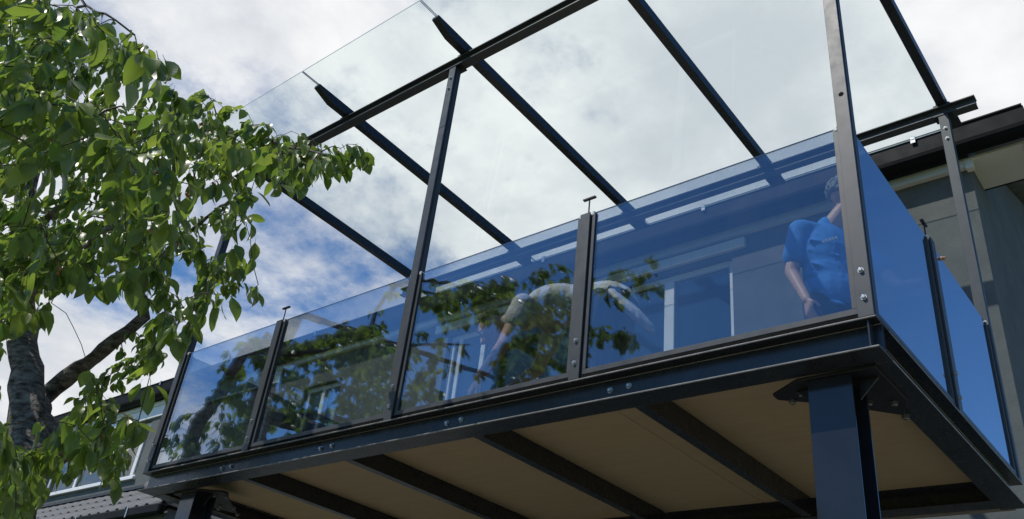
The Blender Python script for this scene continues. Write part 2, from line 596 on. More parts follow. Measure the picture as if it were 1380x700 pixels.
def column(x, y, flip):
    m = MB()
    # H section standing up: flanges across, web along y
    prof = ibeam(0.171, 0.18, 0.0095, 0.006)
    m.prism([(px * flip, py) for px, py in prof], 'z', 0.03, ZB - 0.017)
    c = part('column', m, M['column_paint'], balcony, T((x, y, 0)), bevel=0.001)
    cap = MB().prism([(p * flip, q) for p, q in [(-0.13, -0.01), (0.19, -0.01), (0.19, 0.36), (0.125, 0.51), (-0.02, 0.36), (-0.13, 0.25), (-0.28, 0.14), (-0.28, 0.09), (-0.13, -0.01)][:-1]], 'z', ZB - 0.016, ZB - 0.003)
    part('cap_plate', cap, M['dark_steel'], c, T((x, y, 0)), bevel=0.001)
    st = MB().prism([(-0.005, 0), (0.005, 0), (0.005, -0.14), (-0.005, -0.14)], 'z', 0, 0)
    for sx in (-1, 1):
        g = MB().prism([(sx * 0.091, ZB - 0.017), (sx * 0.17, ZB - 0.017), (sx * 0.091, ZB - 0.10)], 'y', 0.08, 0.088)
        part('gusset', g, M['dark_steel'], c, T((x, y, 0)))
    bp = MB().box(-0.15, 0.15, -0.06, 0.23, 0.03, 0.05)
    part('base_plate', bp, M['dark_steel'], c, T((x, y, 0)))
    for (px, py) in ((-0.16, 0.107), (-0.225, 0.165), (-0.02, 0.372), (0.05, 0.305), (0.13, 0.515), (0.138, 0.35)):
        bolt(c, (x + px * flip, y + py, ZB - 0.0165), ROT_DOWN, 1.4, True)
    for (px, py) in ((-0.12, -0.03), (0.12, -0.03), (-0.12, 0.2), (0.12, 0.2)):
        bolt(c, (x + px, y + py, 0.05), Matrix.Identity(4), 1.5)
    return c


column(-1.188, 3.250, 1)
column(-5.83, 3.250, -1)


# posts
def post_mesh(h, w=0.062, d=0.060):
    """hollow post: flat cover strip in front, shadow groove, box behind"""
    m = MB()
    m.box(-w/2, w/2, 0, 0.010, 0.0, h)
    m.box(-w/2 + 0.006, w/2 - 0.006, 0.010, 0.022, 0.0, h - 0.002)
    m.box(-w/2, w/2, 0.022, d, 0.0, h)
    return m


GT = 4.270                                          # top of the glass


def make_post(x, y, top, rotz, bolts_at, mat='post_paint', name='post', upper=True):
    h = top - ZT - 0.001
    W = T((x, y, ZT + 0.001)) @ Matrix.Rotation(rotz, 4, 'Z')
    p = part(name, post_mesh(h), M[mat], balcony, W, bevel=0.0012)
    for z in bolts_at:
        b = link('bolt', BOLT, p, W @ T((0, 0, z - ZT)) @ ROT_FRONT @ Matrix.Scale(0.95, 4))
    # foot plate on the flange
    return p, W


def handrail_pin(p, W, h):
    m = MB()
    m.cyl((0, 0.03, h - 0.01), (0, 0.03, h + 0.108), 0.0045, n=8)
    m.box(-0.040, 0.040, 0.021, 0.039, h + 0.108, h + 0.118)
    o = part('handrail_bracket', m, M['dark_steel'], p, W, bevel=0.001)


PUR_F, PUR_R = 6.094, 5.997                         # tops of the two purlins
PH = 0.080
tall_top = PUR_F - PH - 0.009
for i in (0, 2, 4):
    hole = []
    p, W = make_post(BX[i], YF + 0.001, tall_top, 0, (3.378, 3.502) + ((5.90, 5.80) if i != 4 else (5.9, 5.8)))
    cap = MB().box(-0.065, 0.065, -0.004, 0.085, tall_top - ZT, tall_top - ZT + 0.007)
    part('cap_plate', cap, M['dark_steel'], p, W)
    if i == 4:
        hb_ = MB().cyl((0.004, -0.0008, 4.434 - ZT), (0.004, 0.006, 4.434 - ZT), 0.012, n=14)
        part('drill_hole', hb_, M['rubber'], p, W)
for i in (1, 3):
    p, W = make_post(BX[i], YF + 0.001, 4.266, 0, (3.382, 3.504))
    handrail_pin(p, W, 4.266 - ZT)
# side posts, right and left: turned to look outward
YS, YRP = 4.22, 5.30
rear_top = PUR_R - PH - 0.009
for sx, X in ((1, XR - 0.004), (-1, XL + 0.004)):
    rz = math.radians(90 * sx)
    p, W = make_post(X, YS, 4.266, rz, (3.378, 3.502))
    handrail_pin(p, W, 4.266 - ZT)
    # rear tall post looks to the front
    p, W = make_post(X - sx * 0.035, YRP - 0.02, rear_top, 0, (3.378, 3.502, 5.79, 5.70))
    cap = MB().box(-0.06, 0.06, -0.004, 0.085, rear_top - ZT, rear_top - ZT + 0.007)
    part('cap_plate', cap, M['dark_steel'], p, W)


def pane_mesh(w, z0, z1, th):
    m = MB()
    vs = [(x, y, z) for z in (z0, z1) for y in (-th/2, th/2) for x in (-w/2, w/2)]
    m.add(vs, [(0, 1, 5, 4), (2, 6, 7, 3)], 0)
    m.add(vs, [(0, 2, 3, 1), (4, 5, 7, 6), (0, 4, 6, 2), (1, 3, 7, 5)], 1)
    return m


def glass_panel(x0, y0, x1, y1, label=None, mat='balustrade_glass'):
    """pane plus a slim U frame on three sides, between two posts"""
    c = Vector(((x0 + x1)/2, (y0 + y1)/2, 0))
    w = math.hypot(x1 - x0, y1 - y0)
    W = T(c) @ Matrix.Rotation(math.atan2(y1 - y0, x1 - x0), 4, 'Z')
    fz = ZT + 0.026
    p = part('glass_panel', pane_mesh(w - 0.02, fz + 0.008, GT, 0.010), [M[mat], M['glass_edge']], balcony, W, label=label)
    m = MB()
    e = w/2
    fw = 0.026
    m.box(-e, e, -0.014, -0.0052, fz, fz + fw)
    m.box(-e, e, 0.0052, 0.014, fz, fz + fw)
    m.box(-e, e, -0.0052, 0.0052, fz, fz + 0.006)
    for s in (-1, 1):
        a, b = sorted((s * e, s * (e - 0.022)))
        m.box(a, b, -0.0136, -0.0052, fz + fw + 0.0005, GT - 0.006)
        m.box(a, b, 0.0052, 0.0136, fz + fw + 0.0005, GT - 0.006)
    part('panel_frame', m, M['post_paint'], p, W, bevel=0.0008)
    m = MB()
    for s in (-1, 1):
        a, b = sorted((s * (e + 0.001), s * (e - 0.016)))
        m.box(a, b, -0.017, 0.017, GT - 0.022, GT + 0.006)
    part('gasket', m, M['clip_white'], p, W, bevel=0.004)
    bt = MB().box(-e, e, -0.018, 0.018, ZT + 0.002, fz - 0.004)
    part('packing_strip', bt, M['rubber'], p, W)


gy = YF + 0.030
for i in range(4):
    glass_panel(BX[i] + 0.034, gy, BX[i + 1] - 0.034, gy)
for X in (XR - 0.030, XL + 0.030):
    glass_panel(X, YF + 0.075, X, YS - 0.034, mat='side_glass')
    glass_panel(X, YS + 0.034, X, YRP - 0.03, mat='side_glass')

# ================================================================== glass canopy
canopy = thing('glass_canopy', (-3.6, 4.2, 5.9), 'clear glass roof on dark steel rafters and two purlins above the balcony', 'glass roof')
SL = (PUR_R - PUR_F) / (YRP - YF)


def zc(y, z):
    return z + SL * (y - YF)


pb = 0.072
m = MB().prism(shift(ibeam(PH, pb, 0.009, 0.007), YF + pb/2 + 0.001, PUR_F - PH), 'x', -6.42, -0.80)
part('purlin', m, M['post_paint'], canopy, bevel=0.001)
m = MB().prism(shift(ibeam(PH, pb, 0.009, 0.007), YRP + pb/2 - 0.02, PUR_R - PH), 'x', -6.42, -0.755)
part('purlin', m, M['post_paint'], canopy, bevel=0.001)
RX = [-6.20, -4.895, -3.588, -2.300, -0.968]
rw, rh, rb = 0.060, 0.082, 0.014                    # rafter width, height, gap above the purlin
zr0 = PUR_F + rb
poly = [(2.935, zc(2.935, zr0)), (5.56, zc(5.56, zr0)), (5.56, zc(5.56, zr0 + rh)), (2.79, zc(2.79, zr0 + rh)), (2.785, zc(2.785, zr0 + rh - 0.028))]
rmesh = MB().prism(poly, 'x', -rw/2, rw/2).mesh('rafter', M['steel'], bevel=0.003)
for x in RX:
    r = link('rafter', rmesh, canopy, T((x, 0, 0)))
    for y, pt in ((YF + 0.036, PUR_F), (YRP + 0.016, PUR_R)):
        b = MB().box(-0.055, 0.055, -0.03, 0.03, 0.001, rb + 0.004)
        b.box(-0.036, -0.031, -0.03, 0.03, 0.001, 0.05)
        b.box(0.031, 0.036, -0.03, 0.03, 0.001, 0.05)
        part('rafter_bracket', b, M['dark_steel'], r, T((x, y, pt)), bevel=0.0008)
        for sx in (-1, 1):
            bolt(r, (x + sx * 0.046, y, pt + rb + 0.004), Matrix.Identity(4), 0.8)
    foot = MB().box(-0.062, 0.062, 5.40, 5.57, zc(5.48, zr0) - 0.014, zc(5.48, zr0) - 0.004)
    part('end_clip', foot, M['dark_steel'], r, T((x, 0, 0)), bevel=0.001)
gz = zr0 + rh + 0.003
edges = [-6.23] + RX[1:4] + [-0.94]
for a, b in zip(edges[:-1], edges[1:]):
    m = MB()
    ga, gb = a + 0.006, b - 0.006
    y0, y1, th = 2.630, 5.66, 0.010
    vs = [(x, y, zc(y, gz) + dz) for dz in (0, th) for y in (y0, y1) for x in (ga, gb)]
    m.add(vs, [(0, 2, 3, 1), (4, 5, 7, 6)], 0)
    m.add(vs, [(0, 1, 5, 4), (2, 6, 7, 3), (0, 4, 6, 2), (1, 3, 7, 5)], 1)
    part('roof_pane', m, [M['roof_glass'], M['glass_edge']], canopy)

# ================================================================== house
YW, XC = 5.99, -0.985
house = thing('house', (-8, 9, 0), 'dark grey rendered house with black gutter and white window frames behind the balcony', 'house')
ZS = 5.965
openings = [(-6.32, -2.94, 3.335, 5.735), (-8.74, -8.03, 4.45, 5.56), (-15.4, -12.38, 4.84, 5.72)]
m = MB()
xs0 = -17.0
th = 0.30
# vertical strips between openings
xcuts = sorted({xs0, XC} | {o[0] for o in openings} | {o[1] for o in openings})
for a, b in zip(xcuts[:-1], xcuts[1:]):
    op = [o for o in openings if o[0] <= a + 1e-6 and o[1] >= b - 1e-6]
    if op:
        m.box(a, b, YW, YW + th, 0, op[0][2])
        m.box(a, b, YW, YW + th, op[0][3], ZS + 0.3)
    else:
        m.box(a, b, YW, YW + th, 0, ZS + 0.3)
wall = part('wall', m, M['stucco'], house)
m = MB().prism([(YW + th + 0.0005, 0), (13, 0), (13, 6.3), (9.5, 7.45), (YW + th + 0.0005, 6.28)], 'x', XC - th, XC - 0.0005)
part('wall', m, M['stucco'], house)
m = MB().box(-17.0, -17.3, YW, 13, 0, ZS + 0.3).box(-16.99, XC - th, 12.7, 12.99, 0, ZS + 0.3)
part('wall', m, M['stucco'], house)
# rooms behind the openings
m = MB()
for a, b, z0, z1 in openings:
    m.add([(a - 0.5, YW + th + 0.001, z0 - 0.1), (b + 0.5, YW + th + 0.001, z0 - 0.1), (b + 0.5, YW + 3.6, z0 - 0.1), (a - 0.5, YW + 3.6, z0 - 0.1),
           (a - 0.5, YW + th + 0.001, z1 + 0.2), (b + 0.5, YW + th + 0.001, z1 + 0.2), (b + 0.5, YW + 3.6, z1 + 0.2), (a - 0.5, YW + 3.6, z1 + 0.2)],
          [(0, 1, 2, 3), (7, 6, 5, 4), (0, 3, 7, 4), (1, 5, 6, 2), (2, 6, 7, 3)])
part('room', m, M['interior'], house)
# eaves
GY, GT0, GB0 = 5.795, 6.198, 5.972
gut = []
for i in range(9):
    t = math.pi * i / 8
    gut.append((GY + 0.075 - 0.075 * math.cos(t), GB0 + 0.075 - 0.075 * math.sin(t)))
gut = [(GY - 0.010, GT0 - 0.012), (GY - 0.010, GT0), (GY + 0.006, GT0), (GY + 0.004, GB0 + 0.10)][::-1][:0] + \
      [(GY - 0.008, GT0 + 0.002), (GY - 0.012, GT0 - 0.012), (GY, GT0 - 0.016)] + gut + [(GY + 0.15, GT0 - 0.01), (GY + 0.144, GT0 - 0.01)] + \
      [(GY + 0.144, GB0 + 0.08), (GY + 0.01, GB0 + 0.08), (GY + 0.008, GT0)]
XG = -0.545
m = MB().prism(gut, 'x', -17.3, XG)
gutter = part('gutter', m, M['gutter'], house)
m = MB().prism([(y, z) for y, z in gut[2:13]], 'x', XG + 0.0005, XG + 0.006)
part('gutter_end', m, M['gutter'], gutter)
for x in (-1.30, -3.1, -4.9, -6.7, -8.5, -10.3, -12.1):
    m = MB().box(x - 0.018, x + 0.018, GY - 0.020, GY - 0.0125, GT0 - 0.055, GT0 + 0.004).box(x - 0.018, x + 0.018, GY - 0.020, GY + 0.02, GT0 + 0.0045, GT0 + 0.008)
    part('gutter_clip', m, M['zinc'], gutter, bevel=0.001)
m = MB().box(-17.3, XC + 0.0, GY + 0.152, YW - 0.001, ZS, ZS + 0.02)
m.box(XC + 0.001, XG - 0.05, GY + 0.152, 6.39, ZS + 0.001, ZS + 0.021)
m.box(-17.3, XC - 0.02, YW - 0.052, YW - 0.0015, ZS - 0.060, ZS - 0.001)
m.box(XC - 0.0195, XC + 0.03, YW - 0.060, YW - 0.0015, ZS - 0.085, ZS - 0.001)
part('soffit', m, M['soffit'], house)
m = MB().box(XG - 0.049, XG - 0.025, GY + 0.153, 6.392, ZS - 0.03, ZS + 0.22).box(XC + 0.001, XG - 0.0495, 6.3925, 6.41, ZS + 0.001, ZS + 0.22)
part('barge_board', m, M['gutter'], house)
m = MB()
ry = lambda y: 6.20 + (y - (GY + 0.05)) * math.tan(math.radians(20))
m.prism([(GY + 0.16, ry(GY + 0.16)), (9.5, ry(9.5)), (13.2, ry(GY + 0.16)), (13.2, ry(GY + 0.16) + 0.08), (9.5, ry(9.5) + 0.08), (GY + 0.16, ry(GY + 0.16) + 0.08)], 'x', -17.3, XG - 0.02)
part('roof', m, M['roof_tile'], house)


def framed(name, a, b, z0, z1, mullions, fw=0.055, pname='pane', sill=False, mat='white'):
    """window or door: frame with uprights standing in the opening, panes between"""
    m = MB()
    y0, y1 = YW + 0.06, YW + 0.13
    g = 0.002
    a, b, z0, z1 = a + g, b - g, z0 + g, z1 - g
    m.box(a, b, y0, y1, z0, z0 + fw)
    m.box(a, b, y0, y1, z1 - fw, z1)
    ups = [(a, a + fw)] + [(x - w/2, x + w/2) for x, w in mullions] + [(b - fw, b)]
    for u0, u1 in ups:
        m.box(u0, u1, y0 + 0.001, y1 - 0.001, z0 + fw, z1 - fw)
    f = part(name, m, M[mat], house, bevel=0.003)
    for (p, q), (r, s) in zip(ups[:-1], ups[1:]):
        w = r - q
        pm = pane_mesh(w, z0 + fw, z1 - fw, 0.02)
        part(pname, pm, [M['window_glass'], M['glass_edge']], f, T(((q + r)/2, (y0 + y1)/2, 0)))
    if sill:
        sm = MB().box(a - 0.06, b + 0.06, YW - 0.05, YW + 0.055, z0 - 0.045, z0 - 0.005)
        part('sill', sm, M['white'], f, bevel=0.003)
    return f


framed('sliding_door', *openings[0], [(-6.175, 0.05), (-5.84, 0.06), (-3.595, 0.10)])
framed('window', *openings[1], [(-8.42, 0.06)])
m = MB()
for k in range(16):
    m.box(-8.385, -8.10, YW + 0.17 + 0.004 * (k % 2), YW + 0.176 + 0.004 * (k % 2), 5.50 - 0.05 * (k + 1) + 0.002, 5.50 - 0.05 * k)
part('blind', m, M['white'], house)
framed('window', *openings[2], [(-14.4, 0.07), (-13.45, 0.07), (-12.62, 0.09)], fw=0.07, sill=True)
m = MB().box(-6.5, -2.8, YW - 0.045, YW - 0.001, 5.775, 5.87)
part('shutter_box', m, M['soffit'], house, bevel=0.004)
m = MB().box(-16.9, -9.3, YW - 0.03, YW - 0.001, 5.735, 5.935)
part('cladding_strip', m, M['white'], house, bevel=0.003)

# ================================================================== tiled porch roof at the lower left
porch = thing('porch_roof', (-12, 5.6, 3.9), 'low grey tiled lean to roof with dark gutter at the left below the house windows', 'porch roof')
A = Vector((-11.85, YW - 0.005, 4.60))       # end of the top edge at the wall
B = Vector((-9.85, 5.30, 4.03))              # corner of the eaves
xl = -16.5
m = MB()
m.add([(xl, A.y, A.z - 0.03), (A.x, A.y, A.z - 0.03), (B.x, B.y, B.z - 0.03), (xl, B.y, B.z - 0.03), (B.x, A.y, B.z - 0.03)],
      [(0, 1, 2, 3), (1, 4, 2)])
m.add([(xl, A.y, B.z - 0.05), (B.x, A.y, B.z - 0.05), (B.x, B.y, B.z - 0.05), (xl, B.y, B.z - 0.05)], [(0, 1, 2, 3)])
part('roof_deck', m, M['dark_steel'], porch)
su = Vector((0, A.y - B.y, A.z - B.z))
L = su.length
su.normalize()
nrm = Vector((1, 0, 0)).cross(su)
tw, rows = 0.235, 3
tl = L / rows


def tile_mesh():
    m = MB()
    n = 10
    vs = []
    for j, (yy, lift) in enumerate(((-0.03, 0.030), (tl, 0.012))):
        for dz in (0.0, -0.012):
            for i in range(n + 1):
                u = i / n
                wave = 0.022 * (math.sin(2 * math.pi * u * 1.0 - 0.6)) + 0.010 * math.sin(4 * math.pi * u)
                vs.append((u * tw * 1.02, yy + 0.02 * math.sin(2 * math.pi * u) * (1 if j == 0 else 0), lift + wave + dz))
    k = n + 1
    fs = []
    for i in range(n):
        fs += [(i, i + 1, 2 * k + i + 1, 2 * k + i), (k + i, 3 * k + i, 3 * k + i + 1, k + i + 1), (i, k + i, k + i + 1, i + 1), (2 * k + i, 2 * k + i + 1, 3 * k + i + 1, 3 * k + i)]
    m.add(vs, fs)
    return m.mesh('roof_tile', M['roof_tile'], smooth=False)


TILE = tile_mesh()
for r in range(rows):
    x = xl
    base = B + su * (r * tl)
    hipx = B.x + (A.x - B.x) * ((r + 0.5) / rows)
    while x + tw < hipx + 0.05:
        Mx = Matrix(((1, su.x, nrm.x, x), (0, su.y, nrm.y, base.y), (0, su.z, nrm.z, base.z + 0.003 * rng.uniform(-1, 1)), (0, 0, 0, 1)))
        link('roof_tile', TILE, porch, Mx @ Matrix.Rotation(rng.uniform(-0.008, 0.008), 4, 'Z'))
        x += tw
m = MB().tube([B + Vector((0.02, -0.02, 0.05)), B.lerp(A, 0.5) + Vector((0, 0, 0.055)), A + Vector((0, 0, 0.05))], [0.07, 0.07, 0.07], n=10)
part('hip_cap', m, M['roof_tile'], porch, smooth=True)
m = MB().box(xl, A.x, A.y - 0.05, A.y, A.z + 0.02, A.z + 0.06)
part('flashing', m, M['dark_steel'], porch)
m = MB().box(xl, B.x - 0.02, B.y - 0.12, B.y - 0.02, B.z - 0.14, B.z - 0.02)
part('gutter', m, M['gutter'], porch, bevel=0.02)
for x in (-10.6, -11.9, -13.2, -14.5):
    m = MB().box(x - 0.012, x + 0.012, B.y - 0.126, B.y - 0.121, B.z - 0.14, B.z - 0.01)
    part('gutter_clip', m, M['zinc'], porch)
m = MB().box(xl, B.x - 0.05, B.y + 0.02, A.y - 0.002, 0, B.z - 0.055)
part('wall', m, M['stucco'], porch)

